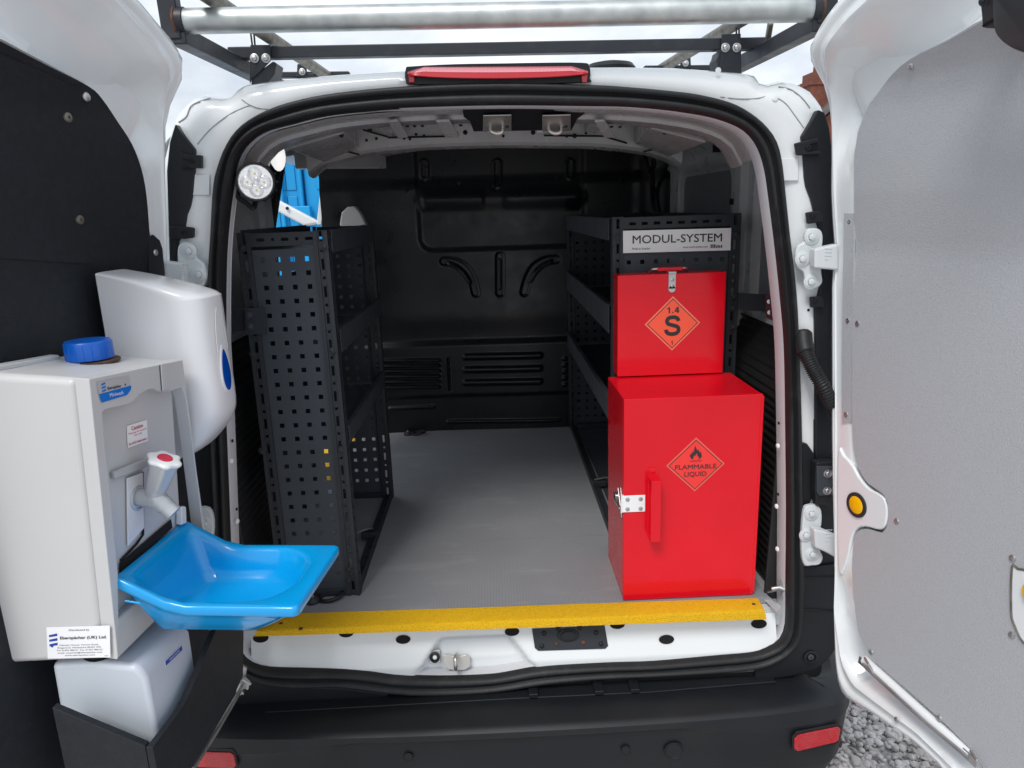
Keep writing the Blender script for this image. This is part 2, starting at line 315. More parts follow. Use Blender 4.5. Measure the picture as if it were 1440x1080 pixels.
so = polar(spline([xz(*p) for p in SO], 4, True), CC, TH); si = polar(spline([xz(*p) for p in SI], 4, True), CC, TH)
bo = polar([xz(*p, .03) for p in BO] + [(.755, 1.60), (.765, .9), (.765, .42), (-.765, .42), (-.765, .9), (-.752, 1.62)] + [xz(*p, .03) for p in BOL], CC, TH)
def ring(a, Y): return [(p[0], Y if not hasattr(Y, '__len__') else Y[i], p[1]) for i, p in enumerate(a)]
mixr = lambda a, b, t: a + (b - a) * t
cc = np.array(CC)
def wide(k): o_ = mixr(bo, cc, -.02).copy(); o_[:, 0] += np.sign(o_[:, 0]) * k * sst(abs(o_[:, 0]), .45, .7); return o_
# outer shell: rear face, roof edge, sides and roof running forward
b = MB(); b.loft([ring(mixr(so, cc, .02), .006), ring(mixr(so, bo, .12), .0), ring(mixr(so, bo, .35), -.004), ring(mixr(so, bo, .62), .0), ring(mixr(so, bo, .86), .010), ring(mixr(so, bo, .97), .022), ring(bo, .034), ring(mixr(bo, cc, -.012), .07), ring(wide(.04), .2), ring(wide(.07), .96)])
ob = wide(.07); keep_ = [i for i in range(NT) if not (ob[i][0] < -.6 and .56 < ob[i][1] < 1.80)]; k0 = next(i for i in range(len(keep_)) if keep_[i] - keep_[i - 1] > 1); keep_ = keep_[k0:] + keep_[:k0]
b.grid([[(ob[i][0], Y, ob[i][1]) for i in keep_] for Y in (.96, 1.95)])
body = build('body', b, M['white'], van, angle=50)
# pressed steps, gutter and sealer lines on the rear face
def bodyY(px, py):
    p = PY(px, py, 0.); q = np.array([p[0], p[2]]) - cc; th = math.atan2(q[0], q[1]) % (2 * math.pi); i = int(round(th / (2 * math.pi) * NT)) % NT
    t = (np.linalg.norm(q) - np.linalg.norm(so[i] - cc)) / max(1e-4, np.linalg.norm(bo[i] - cc) - np.linalg.norm(so[i] - cc))
    return float(np.interp(t, [0, .12, .35, .62, .86, .97, 1], [.006, 0, -.004, 0, .010, .022, .034]))
def onbody(px, py, lift=.0): return PY(px, py, bodyY(px, py) - lift)
for pts in ([(340,140),(352,148),(370,153),(400,152),(430,145),(470,137)], [(352,148),(330,157),(310,170),(292,186),(278,203)], [(1085,122),(1080,132),(1068,138),(1040,139),(1012,136)], [(1090,136),(1105,146),(1118,163),(1130,180)], [(251,172),(262,164),(268,150),(280,143),(296,138)], [(1095,122),(1112,126),(1128,138),(1139,152)]):
    build('sealer_line', MB().tube([onbody(x, y, .0) for x, y in spline([np.array(q) for q in pts], 5)], .0014, 6), M['seam'], van)
for px, py, r in ((1137,436,.003), (1090,138,.006), (1010,99,.006)): stamp('disc', PY(px, py, -.004), (0, -1, .05), M['white'] if r > .004 else M['hole'], van, r, 'plug')
# soft moulded swage plates on the pillars
for x0, x1, z0, z1 in ((1088, 1122, 222, 255), (262, 296, 245, 275)):
    p = [PY(x0, z0, -.002), PY(x1, z0, -.002), PY(x1, z1, -.002), PY(x0, z1, -.002)]; build('pillar_swage', MB().prism(p, (0, -.006, 0)), M['white'], van, bevel=.005, seg=3)
# rubber weather seal
prof = [(0, .008), (0, -.008), (.05, -.018), (.16, -.024), (.28, -.023), (.38, -.016), (.44, -.010), (.50, -.009), (.55, -.014), (.64, -.020), (.78, -.021), (.90, -.015), (1, -.004), (1.0, .02)]
b = MB(); b.loft([ring(mixr(so, si, t), y) for t, y in prof]); build('weather_seal', b, M['rubber'], van, angle=70)
s = MB(); s.tube(ring(mixr(so, si, .44), -.011) + ring(mixr(so, si, .44), -.011)[:1], .0014, 5, False); build('seal_groove', s, M['hole'], van)
# painted flange inside the seal, then the return out to the load bay walls
b = MB(); inner = mixr(si, cc, -.004)
fl = .004 - .003 * sst(np.cos(TH), .7, .9) - .009 * sst(-np.sin(TH), .25, .5) * sst(np.cos(TH), .05, .35)
b.loft([ring(inner, .0), ring(si, .004), ring(mixr(si, cc, fl[:, None]), .05), ring(mixr(si, cc, fl[:, None] - .001), .054), ring(mixr(si, cc, -.004), .056)]); build('door_flange', b, M['flange'], van, angle=50)
iw = polar(spline([(0, 1.865), (.35, 1.85), (.58, 1.80), (.69, 1.70), (.735, 1.55), (.745, 1.2), (.745, .75), (.74, .57), (.4, .56), (0, .56), (-.4, .56), (-.74, .57), (-.745, .75), (-.745, 1.2), (-.735, 1.55), (-.69, 1.70), (-.58, 1.80), (-.35, 1.85)], 4, True), CC, TH)
b = MB(); b.loft([ring(mixr(si, cc, -.003), .056), ring(mixr(si, iw, .5), .066), ring(iw, .09)]); build('pillar_return', b, M['pillar'], van, angle=60)
idx = [i for i in range(NT) if math.cos(TH[i]) > .79]; idx = sorted(idx, key=lambda i: (TH[i] + math.pi) % (2 * math.pi))
b = MB(); b.grid([[(iw[i][0], Y, iw[i][1]) for i in idx] for Y in np.linspace(.12, 1.63, 14)]); build('roof_lining', b, M['roofgrey'], van)
zS = lambda x: float(np.interp(x, *np.array(sorted([(p[0], p[1]) for p in si if p[1] > 1.45])).T))
# roof header and bow, each a folded section following the roof arch
def bow(name, prof, x0, x1, m, n=46):
    g = [[(x, y, zS(x) + dz) for x in np.linspace(x0, x1, n)] for y, dz in prof]; return build(name, MB().grid(g), m, van, angle=30)
bow('roof_header', [(.052, .0), (.07, -.004), (.12, -.004), (.125, -.012), (.19, -.014), (.215, -.006), (.235, .02), (.24, .05)], -.56, .57, M['roofgrey'])
bw = bow('roof_bow', [(.535, .06), (.54, .0), (.545, -.026), (.555, -.034), (.60, -.038), (.64, -.034), (.648, -.02), (.65, .06)], -.53, .54, M['roofgrey'])
for px in (569, 577, 586, 597, 635, 643, 655, 708, 750, 797, 808, 824, 905, 922, 530, 516): 
    p = PY(px, 200 - (px - 700) * .012, .542); stamp('disc', (p[0], .5385, zS(p[0]) - .005 + .006 * math.sin(px)), (0, -1, 0), M['hole'], van, .0065 if px in (655, 808, 750) else .004, 'punched_hole')
for x0, x1, y0, y1, dz in ((-.50, -.36, .24, .53, -.01), (.38, .52, .24, .53, -.01), (-.30, -.22, .24, .54, .012), (.24, .31, .24, .54, .012), (-.06, .06, .24, .54, .02)):
    g = MB().prism([(x0, y0, zS(x0) + dz), (x1, y0, zS(x1) + dz), (x1 - .02, y1, zS(x1) + dz - .012), (x0 + .02, y1, zS(x0) + dz - .012)], (0, 0, .05))
    build('roof_stiffener', g, M['roofgrey'], van, bevel=.004)
for px, py in ((480, 190), (520, 182), (935, 186), (957, 188), (975, 176)):
    p = PY(px, py, .25); stamp('disc', p, (0, -1, -.4), M['hole'], van, .006, 'punched_hole')
for px0, px1, py0, py1 in ((434, 472, 178, 206), (927, 962, 173, 192)):     # folded corner boxes on the bow ends
    q = [PY(px0, py0, .50), PY(px1, py0 - 3, .50), PY(px1 + 2, py1, .50), PY(px0 + 2, py1 - 2, .50)]; cb = build('bow_end_box', MB().prism(q, (0, .10, .01)), M['roofgrey'], van, bevel=.004)
    for s_, t_ in ((.3, .4), (.75, .3), (.55, .75)): p = q[0] + (q[1] - q[0]) * s_ + (q[3] - q[0]) * t_; stamp('disc', p + np.array([0, -.001, 0]), (0, -1, 0), M['hole'], cb, .0035, 'punched_hole')
for (ax0, ay0), (ax1, ay1) in (((510, 181), (545, 191)), ((545, 192), (640, 190)), ((765, 189), (850, 190)), ((852, 191), (882, 200)), ((470, 207), (505, 216)), ((905, 212), (945, 202))):  # solid black strips painting the shade in the gaps between header and bow
    p, r = PY(ax0, ay0, .52), PY(ax1, ay1, .52); build('gap_shade_strip', MB().prism([p, r, r + np.array([0, 0, -.005]), p + np.array([0, 0, -.005])], (0, .004, 0)), M['hole'], van)
for px in (556, 573, 583, 594, 636, 648, 843, 860, 872): stamp('disc', PY(px, 175 + abs(px - 700) * .02, .17), (0, -.5, -1), M['hole'], van, .0045, 'punched_hole')
for x0, x1 in ((545, 560), (612, 632), (835, 850)):
    q = [PY(x0, 163, .10), PY(x1, 162, .10), PY(x1 + 14, 186, .215), PY(x0 + 14, 187, .215)]; build('header_rib', MB().prism([k - np.array([0, .002, .006]) for k in q], (0, -.002, -.007)), M['roofgrey'], van, bevel=.003)
build('pillar_cap', MB().prism([PY(x, y, 1.40) for x, y in ((477, 318), (480, 299), (488, 291), (499, 290), (507, 300), (516, 318))], (0, .05, 0)), M['tankgrey'], van, bevel=.008, seg=3)
# latch plate under the header with two strikers
lp = [PY(650, 149, .05), PY(827, 147, .05), PY(822, 158, .08), PY(812, 165, .105), PY(804, 181, .17), PY(666, 183, .17), PY(660, 168, .105), PY(652, 163, .08)]
lat = build('latch_panel', MB().prism([p - np.array([0, .004, .004]) for p in lp], (0, .006, .012)), M['plastic'], van, bevel=.002)
for cx_ in (699, 782):
    q = [PY(cx_ - 20, 156, .066), PY(cx_ + 20, 155, .066), PY(cx_ + 20, 178, .142), PY(cx_ - 20, 179, .142)]; q = [p - np.array([0, .006, .008]) for p in q]
    st = build('latch_striker', MB().prism(q, (0, -.002, -.003)), M['steel'], van, bevel=.0015)
    c = sum(q) / 4; t = MB(); t.tube(spline([c + np.array([-.016, .02, -.004]), c + np.array([-.016, .012, -.016]), c + np.array([-.006, .010, -.022]), c + np.array([.006, .010, -.022]), c + np.array([.012, .012, -.016]), c + np.array([.012, .02, -.004])], 4), .004, 8)
    build('striker_loop', t, M['steel'], st); stamp('bolt', c + np.array([.022, .012, -.005]), (0, -.5, -1), M['powder'], st, .008)
for px in (694, 764): build('spring_clip', MB().obox(PY(px - 9, 181, .175), (.034, 0, 0), (0, .01, 0), (0, 0, -.008)), M['grey'], van, bevel=.001)

# ---------------- right inside wall, pressed
def hf(name, o, eu, ev, en, nu, nv, fn, m, du, dv, angle=60):
    U_, V_ = np.meshgrid(np.linspace(du[0], du[1], nu), np.linspace(dv[0], dv[1], nv)); H = fn(U_, V_)
    o, eu, ev, en = (np.array(k, float) for k in (o, eu, ev, en)); G = o + U_[..., None] * eu + V_[..., None] * ev + H[..., None] * en
    return build(name, MB().grid(G), m, van, angle=angle, recalc=False)
def wallR(y, z):
    h = .012 * np.ones_like(y)
    h -= .026 * (1 - sst(rrect(y, z, .72, 1.36, 1.25, 1.715, .07), -.010, .010))
    h -= .022 * (1 - sst(rrect(y, z, .22, .50, 1.28, 1.69, .06), -.010, .010))
    h += .010 * (1 - sst(abs(z - 1.742), .006, .014)) * sst(y, .62, .66)
    h += .016 * (1 - sst(abs(y - .61), .03, .05))
    h -= .02 * (1 - sst(rrect(y, z, .78, .84, 1.756, 1.795, .006), -.004, .004))
    h += .004 * (1 - sst(np.hypot(y - .42, z - 1.715), .006, .012))
    h += .30 * sst(z, 1.74, 1.92) ** 1.3
    return h
hf('load_bay_wall', (.752, 0, 0), (0, 1, 0), (0, 0, 1), (-1, 0, 0), 240, 190, wallR, M['grey'], (.10, 1.64), (.56, 1.87))
for Y, z, a in ((.81, 1.776, .020), (.645, 1.60, .010), (1.30, 1.77, .008), (.60, 1.50, .006)): build('wall_slot', MB().box(.713 if a > .015 else .718, .735, Y - a, Y + a, z - a * .95, z + a * .95), M['hole'], van)
for y0, y1, z1 in ((.735, 1.345, 1.70), (.235, .485, 1.675)):
    rr_ = [(y0 + .05 * (1 - math.cos(a)) if k else y1 - .05 * (1 - math.cos(a)), z1 - .05 + .05 * math.sin(a)) for k, rng in ((1, np.linspace(0, math.pi / 2, 8)), (0, np.linspace(math.pi / 2, 0, 8))) for a in rng] + [(y1, 1.2), (y0, 1.2)]
    build('panel_blank', MB().prism([(.7585, y, z) for y, z in rr_], (.004, 0, 0)), M['blank'], van)
b = MB()
for y, z in ((.30, 1.73), (.22, 1.66), (.52, 1.74), (.62, 1.70), (.62, 1.42), (.36, 1.52), (.9, 1.78), (1.1, 1.80)): stamp('disc', (.733, y, z), (-1, 0, 0), M['hole'], van, .004, 'punched_hole')
# ---------------- left inside wall, with the open side doorway ahead of it
def wallL(y, z):
    h = .012 * np.ones_like(y); h -= .02 * (1 - sst(rrect(y, z, .24, .80, 1.28, 1.66, .06), -.010, .010)); h += .30 * sst(z, 1.74, 1.92) ** 1.3; return h
hf('load_bay_wall', (-.752, 0, 0), (0, 1, 0), (0, 0, 1), (1, 0, 0), 120, 150, wallL, M['grey'], (.10, .88), (.56, 1.87))
build('side_doorway_post', MB().prism([PY(380, 222, .88), PY(397, 222, .88), PY(382, 322, .88), PY(415, 690, .88), PY(402, 690, .88), PY(371, 322, .88)], (0, .05, 0)), M['plastic'], van, bevel=.002)
build('side_doorway_header', MB().prism([(-.80, .94, 1.80), (-.69, .94, 1.795), (-.46, .94, 1.83), (-.46, .94, 1.86), (-.80, .94, 1.86)], (0, .72, 0)), M['grey'], van, bevel=.006)
build('side_doorway_header_lip', MB().obox(PY(431, 216, .78), PY(541, 219, 1.25) - PY(431, 216, .78), (0, .03, 0), (0, 0, -.045)), M['grey'], van, bevel=.004)
build('drop_bracket', MB().obox(PY(412, 205, .74), (.044, 0, 0), (0, .05, 0), (0, 0, -.068)), M['grey'], van, bevel=.004)
build('side_doorway_sill', MB().box(-.82, -.70, .97, 1.62, .50, .585), M['white'], van, bevel=.01)
build('side_step_nosing', MB().box(-.82, -.665, 1.00, 1.60, .586, .616), M['yellow'], van, bevel=.006)
build('door_post', MB().prism([PY(455, 222, 1.66), PY(461, 222, 1.66), PY(452, 316, 1.66), PY(445, 316, 1.66), PY(470, 700, 1.66) , PY(478, 700, 1.66)][:4], (0, .08, 0)), M['white'], van, bevel=.004)
build('door_post_seal', MB().prism([PY(460, 218, 1.64), PY(484, 218, 1.64), PY(478, 330, 1.64), PY(498, 560, 1.64), PY(478, 560, 1.64), PY(451, 316, 1.64)], (0, .05, 0)), M['rubber'], van, bevel=.014, seg=3)
w0, w1, w2, w3 = PY(376, 274, 1.9), PY(452, 314, 1.9), PY(428, 318, 1.9), PY(376, 290, 1.9)
dr = build('cab_door_edge', MB().prism([w0, w1, w2, w3], (0, .05, 0)), M['white'], van, bevel=.012, seg=3)
dh = PY(404, 293, 1.89); stamp('disc', dh, (0, -1, .2), M['hole'], dr, .008, 'punched_hole')
il = MB(); c = PY(390, 219, .30); il.lathe(c, (.45, -.85, -.2), [(.019, -.006), (.019, .006), (.014, .012), (.005, .014)], 18); o = build('bay_lamp', il, M['lamplens'], van)
for v in o.data.vertices:
    v.co.z = (v.co.z - c[2]) * 1.9 + c[2]

# ---------------- bulkhead, one pressed sheet
bx = lambda px, py: PY(px, py, 1.61)[[0, 2]]
def bulk(x, z):
    Bz = lambda py: float(bx(700, py)[1])
    def slot(pts, r, h, soft=.006):
        d = np.full_like(x, 9.)
        for a, c in zip(pts[:-1], pts[1:]): d = np.minimum(d, seg(x, z, bx(*a), bx(*c)))
        return h * (1 - sst(d, r - soft, r + soft))
    h = np.zeros_like(x)
    x0, zt = bx(584, 228); x1, zb = bx(820, 345)
    h -= .009 * (1 - sst(rrect(x, z, x0, x1, zb, zt + .1, .055), -.016, .016))
    h += slot([(600, 281), (808, 277)], .030, .022, .030) * (1 - .35 * (1 - sst(abs(x - .0), .03, .06)))
    h -= .014 * sst(z, Bz(264), Bz(244))
    for X in (596, 699, 801): h += slot([(X, 230), (X, 246 if X != 699 else 258)], .019, .006) - slot([(X, 230), (X, 246 if X != 699 else 258)], .011, .005, .004)
    for sgn in (1, -1):
        f = lambda pts: [(703 + sgn * (q[0] - 703), q[1] - .02 * (703 + sgn * (q[0] - 703) - 703)) for q in pts]
        P_ = f(spline([(624, 366), (640, 368), (655, 377), (664, 393), (669, 411)], 4)); h -= slot(P_, .0165, .008, .006)
        P2 = f(spline([(632, 369), (645, 375), (655, 385), (661, 396)], 4)); h += slot(P2, .007, .007, .004)
    h -= slot([(703, 360), (703, 411)], .017, .008, .006); h += slot([(703, 366), (703, 405)], .006, .006, .004)
    h += .020 * (1 - sst(z, Bz(484), Bz(473))) - .012 * (1 - sst(z, Bz(556), Bz(550)))
    h += .012 * np.exp(-((z - Bz(440)) / .07) ** 2)
    for k, py in enumerate((499, 517, 535)): h += slot([(655, py + 1), (758, py - 2)], .011, .016, .007)
    for k in range(6): h += slot([(530, 505 + 7.4 * k), (618, 505 + 7.4 * k)], .0055, .016, .004)
    h += slot([(549, 573), (610, 571)], .006, .008, .004) + slot([(630, 592), (785, 588)], .006, .009, .004)
    for k in range(5): h += slot([(792, 502 + 9 * k), (794, 501 + 9 * k)], .007, .008, .004)
    h -= .010 * (1 - sst(abs(x - bx(632, 520)[0]), .003, .008)) * (z < Bz(500)) * (z > Bz(546))
    h += (.03 + .07 * (x > 0)) * sst(abs(x), .58, .76) ** 1.4 + .02 * sst(abs(x + .30), .0, .5)
    return h
hf('bulkhead', (0, 1.61, 0), (1, 0, 0), (0, 0, 1), (0, -1, 0), 400, 340, bulk, M['bulk'], (-.735, .75), (.58, 1.90), angle=85)
for px, py in ((600, 236), (803, 246), (572, 270), (645, 257), (840, 265), (783, 250), (735, 255), (850, 262), (560, 250)): stamp('bolt', PY(px, py, 1.61), (0, -1, 0), M['bulk'], van, .008)
s = MB()
for k in range(5):
    s.tube(spline([PY(893 + 5 * k, 205 + 6 * (k % 2), 1.50), PY(905 + 4 * k, 222 + 8 * (k % 3), 1.46), PY(915 + 3 * (k % 2), 245, 1.5), PY(921 - k, 270 + 4 * k, 1.53), PY(926, 300, 1.52)], 4), .007, 7)
build('wiring_loom', s, M['rubber'], van)
# ---------------- floor boards (two, butted), wheel-arch liners, tie-down rings
ys = float(PZ(560, 765, .612)[1])
build('floor_board', MB().prism([(-.655, .045, .594), (.66, .045, .594), (.66, ys - .001, .594), (-.655, ys - .001, .594)], (0, 0, .018)), M['floor'], van)
build('floor_board', MB().prism([(-.72, ys + .001, .594), (.72, ys + .001, .594), (.72, 1.62, .594), (-.72, 1.62, .594)], (0, 0, .018)), M['floor'], van)
build('load_bay_floor', MB().box(-.76, .76, .03, 1.66, .54, .592), M['grey'], van)
def liner(sx):
    g = MB(); X = sx * .685
    zz = np.linspace(.60, 1.27, 120); yy = [.075, .12, .5, .93]
    rows = []
    for z in zz:
        rib = .003 * (1 if math.sin((z - .6) * 2 * math.pi / .022) > 0 else 0); top = .05 * float(sst(z, 1.10, 1.27))
        rows.append([(sx * (.735 if k == 0 else .69 - rib + top), y, z) for k, y in enumerate(yy)])
    g.grid(rows); build('wheel_arch_liner', g, M['greyd'], van, angle=25)
    build('liner_trim', MB().prism([(sx * .655, .062, .60), (sx * .74, .062, .60), (sx * .74, .062, 1.20), (sx * .70, .062, 1.27), (sx * .675, .062, 1.20)], (0, .010, 0)), M['greyd'], van, bevel=.003)
liner(-1); liner(1)
def tie(px, py, ang, r=.026):
    p = PZ(px, py, .613); d = np.array([math.cos(ang), math.sin(ang), 0]); e = np.array([-d[1], d[0], 0])
    q = MB(); q.lathe(p, (0, 0, 1), [(.020, 0), (.020, .006), (.014, .012), (.008, .016)], 20); tr = build('tie_down_ring', q, M['powder'], van)
    c = p + d * (r + .018) + np.array([0, 0, .008]); t = MB(); t.tube([c + d * r * math.cos(a) + e * r * .8 * math.sin(a) + np.array([0, 0, .004 * math.cos(a)]) for a in np.linspace(0, 2 * math.pi, 29)], .0052, 10, False); build('ring', t, M['rubber'], tr)
    stamp('bolt', p + np.array([0, 0, .014]), (0, 0, 1), M['zinc'], tr, .009)
tie(440, 846, .25, .030); tie(574, 611, -.1, .030)

# ---------------- rear sill with its latch recess
bot = np.array(sorted([(p[0], p[1]) for p in si if p[1] < .70])); zb_ = lambda x: float(np.interp(x, bot[:, 0], bot[:, 1]))
_SN = _n((0, -.105, .034)); _SP = np.array([0, -.002, .482])
def sill_pt(x, t):
    z0 = zb_(x) - .012
    if t < .18: y, z = .0, z0 + (.487 - z0) * t / .18
    else: k = (t - .18) / .82; y, z = .0 + .036 * k, .487 + .105 * k
    kz = np.clip((.556 - z) / .09, 0, 1); rx = sst(np.array(x), -.185 - .07 * kz, -.165 - .06 * kz) * (1 - sst(np.array(x), -.03 + .06 * kz, -.01 + .07 * kz)); rz = 1 - float(sst(np.array(z), .540, .554)); wd = float(rx) * rz
    return (x, y + .034 * wd, z)
b = MB(); b.grid([[sill_pt(x, t) for x in np.linspace(-.66, .672, 150)] for t in np.concatenate([np.linspace(0, .18, 5), np.linspace(.2, 1, 40)])]); build('rear_sill', b, M['white'], van, angle=70)
def sillp(px, py, lift=.0): p = PP(px, py, (0, .0, .487), _n((0, -.105, .036))); return p + _n((0, -.105, .036)) * lift
SNRM = _n((0, -.105, .036))
_tz = _n((0, .036, .105))
def oval(k): return k - _tz * (np.dot(k, _tz) * .42)                # oval blanking plugs
for px, py, rr in ((367, 897, .0195), (487, 890, .0185), (567, 899, .0185), (720, 888, .0185), (868, 878, .019), (937, 899, .0195), (1067, 877, .020)):
    c = sillp(px, py, .0012); q = MB().lathe(c, SNRM, [(rr, 0), (rr, .0012), (rr * .86, .0006)], 28); q.v = [tuple(c + oval(np.array(v) - c)) for v in q.v]; build('drain_plug', q, M['hole'], van)
pl_ = build('latch_cover', MB().prism([sillp(*p, .001) for p in ((748, 884), (850, 879), (855, 908), (851, 912), (757, 915), (752, 911))], SNRM * .002), M['powder'], van, bevel=.0008)
c = sillp(799, 893, .003); q = MB().lathe(c, SNRM, [(.028, 0), (.027, .003), (.020, .004), (.019, .008), (.004, .009)], 28); q.v = [tuple(c + oval(np.array(v) - c)) for v in q.v]; build('centre_boss', q, M['plastic'], pl_)
for px, py, m in ((762, 908, 'plastic'), (782, 905, 'rust'), (820, 903, 'rust'), (845, 905, 'plastic'), (765, 890, 'plastic'), (838, 889, 'plastic'), (785, 884, 'plastic'), (815, 882, 'plastic')): stamp('rivet', sillp(px, py, .003), SNRM, M[m], pl_, .006)
c = PP(642, 930, (0, .030, .50), SNRM); ex = np.array([1, 0, -.02]); ez = _n(np.cross(ex, SNRM)) * -1; ez = ez if ez[2] > 0 else -ez
stx = build('door_catch', MB().prism([c + ex * a + ez * d + SNRM * .001 for a, d in ((-.034, .016), (-.034, .002), (-.022, -.018), (.02, -.021), (.034, -.013), (.036, .012), (.026, .017), (.012, .014), (.004, .018), (-.01, .014), (-.02, .018))], SNRM * .004), M['steel'], van, bevel=.001)
t = MB(); t.tube(spline([c + SNRM * .004 + ez * -.012, c + SNRM * .032 + ez * -.010, c + SNRM * .045 + ez * .006, c + SNRM * .036 + ez * .022, c + SNRM * .004 + ez * .018], 5), .0048, 10); build('catch_loop', t, M['steel'], stx)
c2 = PP(612, 923, (0, .030, .50), SNRM); bf = build('catch_buffer', MB().obox(c2 - ex * .014 - ez * .016, ex * .028, ez * .034, SNRM * .006), M['zinc'], van, bevel=.002)
build('buffer_pad', MB().lathe(c2 + SNRM * .006, SNRM, [(.013, 0), (.013, .006), (.008, .008), (.007, .003)], 20), M['rubber'], bf); stamp('rivet', c2 + SNRM * .009, SNRM, M['whitepl'], bf, .006)
# ---------------- yellow anti-slip nosing
def yn(px, py): return PZ(px, py, .619)
bk = [yn(395, 863), yn(620, 856), yn(877, 847), yn(1065, 841)]; fr = [yn(362, 886), yn(620, 876), yn(877, 866), yn(1075, 857)]
lo = [PY(px, py, p[1] - .004) for (px, py), p in zip(((357, 895), (620, 887), (877, 878), (1078, 871)), fr)]
b = MB(); rows = []
for k in np.linspace(0, 1, 40):
    f3 = lambda L_: np.array([np.interp(k * 3, [0, 1, 2, 3], [p[a] for p in L_]) for a in range(3)])
    a, c, d = f3(bk), f3(fr), f3(lo); e = _n(a - c) * .004
    rows.append([a - np.array([0, 0, .03]), a, c + e, c + np.array([0, -.001, -.002]), c + (d - c) * .25 + np.array([0, -.001, 0]), d, d + np.array([0, .05, 0])])
b.loft(rows, True, True, True); build('step_nosing', b, M['yellow'], van, angle=75)
for px, py in ((395, 877), (423, 884), (1060, 850)): stamp('disc', yn(px, py), (0, -.2, 1), M['rust'], van, .005, 'screw')
build('sill_edge_foam', MB().prism([PZ(1068, 838, .60), PZ(1092, 862, .60), PZ(1098, 858, .60), PZ(1078, 836, .60)], (0, 0, .004)), M['tankgrey2'], van, bevel=.001)
# catch bracket on the right flange
q = MB(); q.tube([PY(1085, 828, .02), PY(1096, 826, .015), PY(1104, 829, .01)], .006, 8); q.prism([PY(1094, 814, .02), PY(1102, 820, .02), PY(1103, 845, .02), PY(1097, 838, .02), PY(1100, 828, .02)], (0, -.006, 0)); q.tube([PY(1080, 832, .05), PY(1092, 829, .02)], .004, 8)
build('door_buffer_spring', q, M['zinc'], van, bevel=.001)
for px, py, k in ((1097, 595, 0), (1096, 627, 1), (1096, 695, 0), (1094, 712, 1), (1095, 772, 1), (1093, 740, 0), (1082, 278, 0), (1077, 242, 0), (1079, 256, 0)):
    stamp('rivet' if k else 'disc', np.array([PY(px, py, .02)[0] - (.0), .02, PY(px, py, .02)[2]]) - np.array([.003, 0, 0]), (-1, -.3, 0), M['whitepl'] if k else M['hole'], van, .0065 if k else .004, 'rivet' if k else 'punched_hole')
for px, py, k in ((325, 620, 0), (324, 648, 1), (331, 716, 0), (332, 733, 1)):
    stamp('rivet' if k else 'disc', np.array([PY(px, py, .02)[0], .02, PY(px, py, .02)[2]]) + np.array([.003, 0, 0]), (1, -.3, 0), M['whitepl'] if k else M['hole'], van, .0065 if k else .004, 'rivet' if k else 'punched_hole')

# ---------------- black lamp-recess trims behind the open doors
def trim(pts, name='lamp_recess_trim', d=.03):
    return build(name, MB().prism([PY(x, y, -.012) for x, y in pts], (0, d, 0)), M['plastic'], van, bevel=.003)
trim([(246, 174), (255, 187), (274, 210), (274, 235), (271, 270), (267, 290), (262, 302), (259, 322), (250, 340), (247, 372), (238, 376), (234, 240), (238, 200)])
trim([(262, 402), (296, 402), (299, 632), (303, 722), (306, 800), (315, 870), (318, 960), (255, 960)])
trim([(1151, 154), (1127, 192), (1130, 212), (1132, 250), (1134, 262), (1141, 280), (1146, 300), (1155, 330), (1158, 350), (1158, 388), (1152, 412), (1146, 435), (1147, 510), (1147, 645), (1175, 650), (1175, 250), (1167, 180), (1160, 158)])
for pts in ([(1115, 202), (1132, 198), (1148, 194), (1148, 201), (1134, 205), (1134, 214), (1150, 212), (1150, 218), (1118, 219)], [(1131, 299), (1148, 296), (1154, 300), (1154, 312), (1133, 315)], [(1137, 417), (1152, 416), (1155, 420), (1155, 432), (1138, 432)], [(286, 219), (270, 218), (256, 214), (256, 222), (270, 225), (270, 236), (256, 236), (286, 237)], [(275, 320), (258, 318), (240, 318), (240, 334), (262, 336), (275, 334)]):
    cl = trim(pts, 'trim_clip', -.012); c = sum(PY(x, y, -.026) for x, y in pts) / len(pts); stamp('screw', c, (0, -1, 0), M['hole'], cl, .006)
build('lamp_recess_trim', MB().prism([PY(x, y, -.004) for x, y in ((1144, 590), (1180, 590), (1180, 815), (1144, 815))], (0, .01, 0)), M['plastic'], van)
# right lower corner: bumper side panel, latch housing, cable conduit
trim([(1126, 800), (1130, 860), (1126, 893), (1112, 914), (1090, 930), (1062, 940), (1062, 958), (1110, 952), (1145, 943), (1165, 928), (1185, 900), (1185, 792)], 'bumper_corner_panel')
trim([(300, 800), (303, 860), (318, 910), (335, 940), (360, 957), (400, 966), (480, 968), (545, 976), (545, 992), (300, 992), (240, 940), (240, 800)], 'bumper_corner_panel')
build('panel_joint', MB().tube([PY(1129, 857, -.014), PY(1150, 858, -.014), PY(1180, 860, -.014)], .002, 6), M['hole'], van)
build('panel_joint', MB().tube([PY(1128, 812, -.014), PY(1180, 811, -.014)], .0014, 6), M['hole'], van)
cs = build('screw_cup', MB().lathe(PY(1140, 924, -.014), (0, -1, .1), [(.018, 0), (.018, .003), (.013, .004), (.011, -.0)], 24), M['plastic'], van); stamp('screw', PY(1140, 924, -.018), (0, -1, .1), M['powder2'], cs, .008)
hs = MB(); oc = [PY(*p, -.014) for p in spline([(1140, 652), (1146, 645), (1172, 645), (1178, 652), (1178, 698), (1172, 705), (1146, 704), (1140, 697)], 3, True)]
hs.prism(oc, (0, -.028, 0)); ho = build('latch_housing', hs, M['rubber'], van, bevel=.007, seg=3)
build('latch_plate', MB().prism([PY(*p, -.043) for p in ((1148, 655), (1176, 655), (1176, 695), (1152, 697), (1148, 692))], (0, -.003, 0)), M['powder2'], ho, bevel=.002)
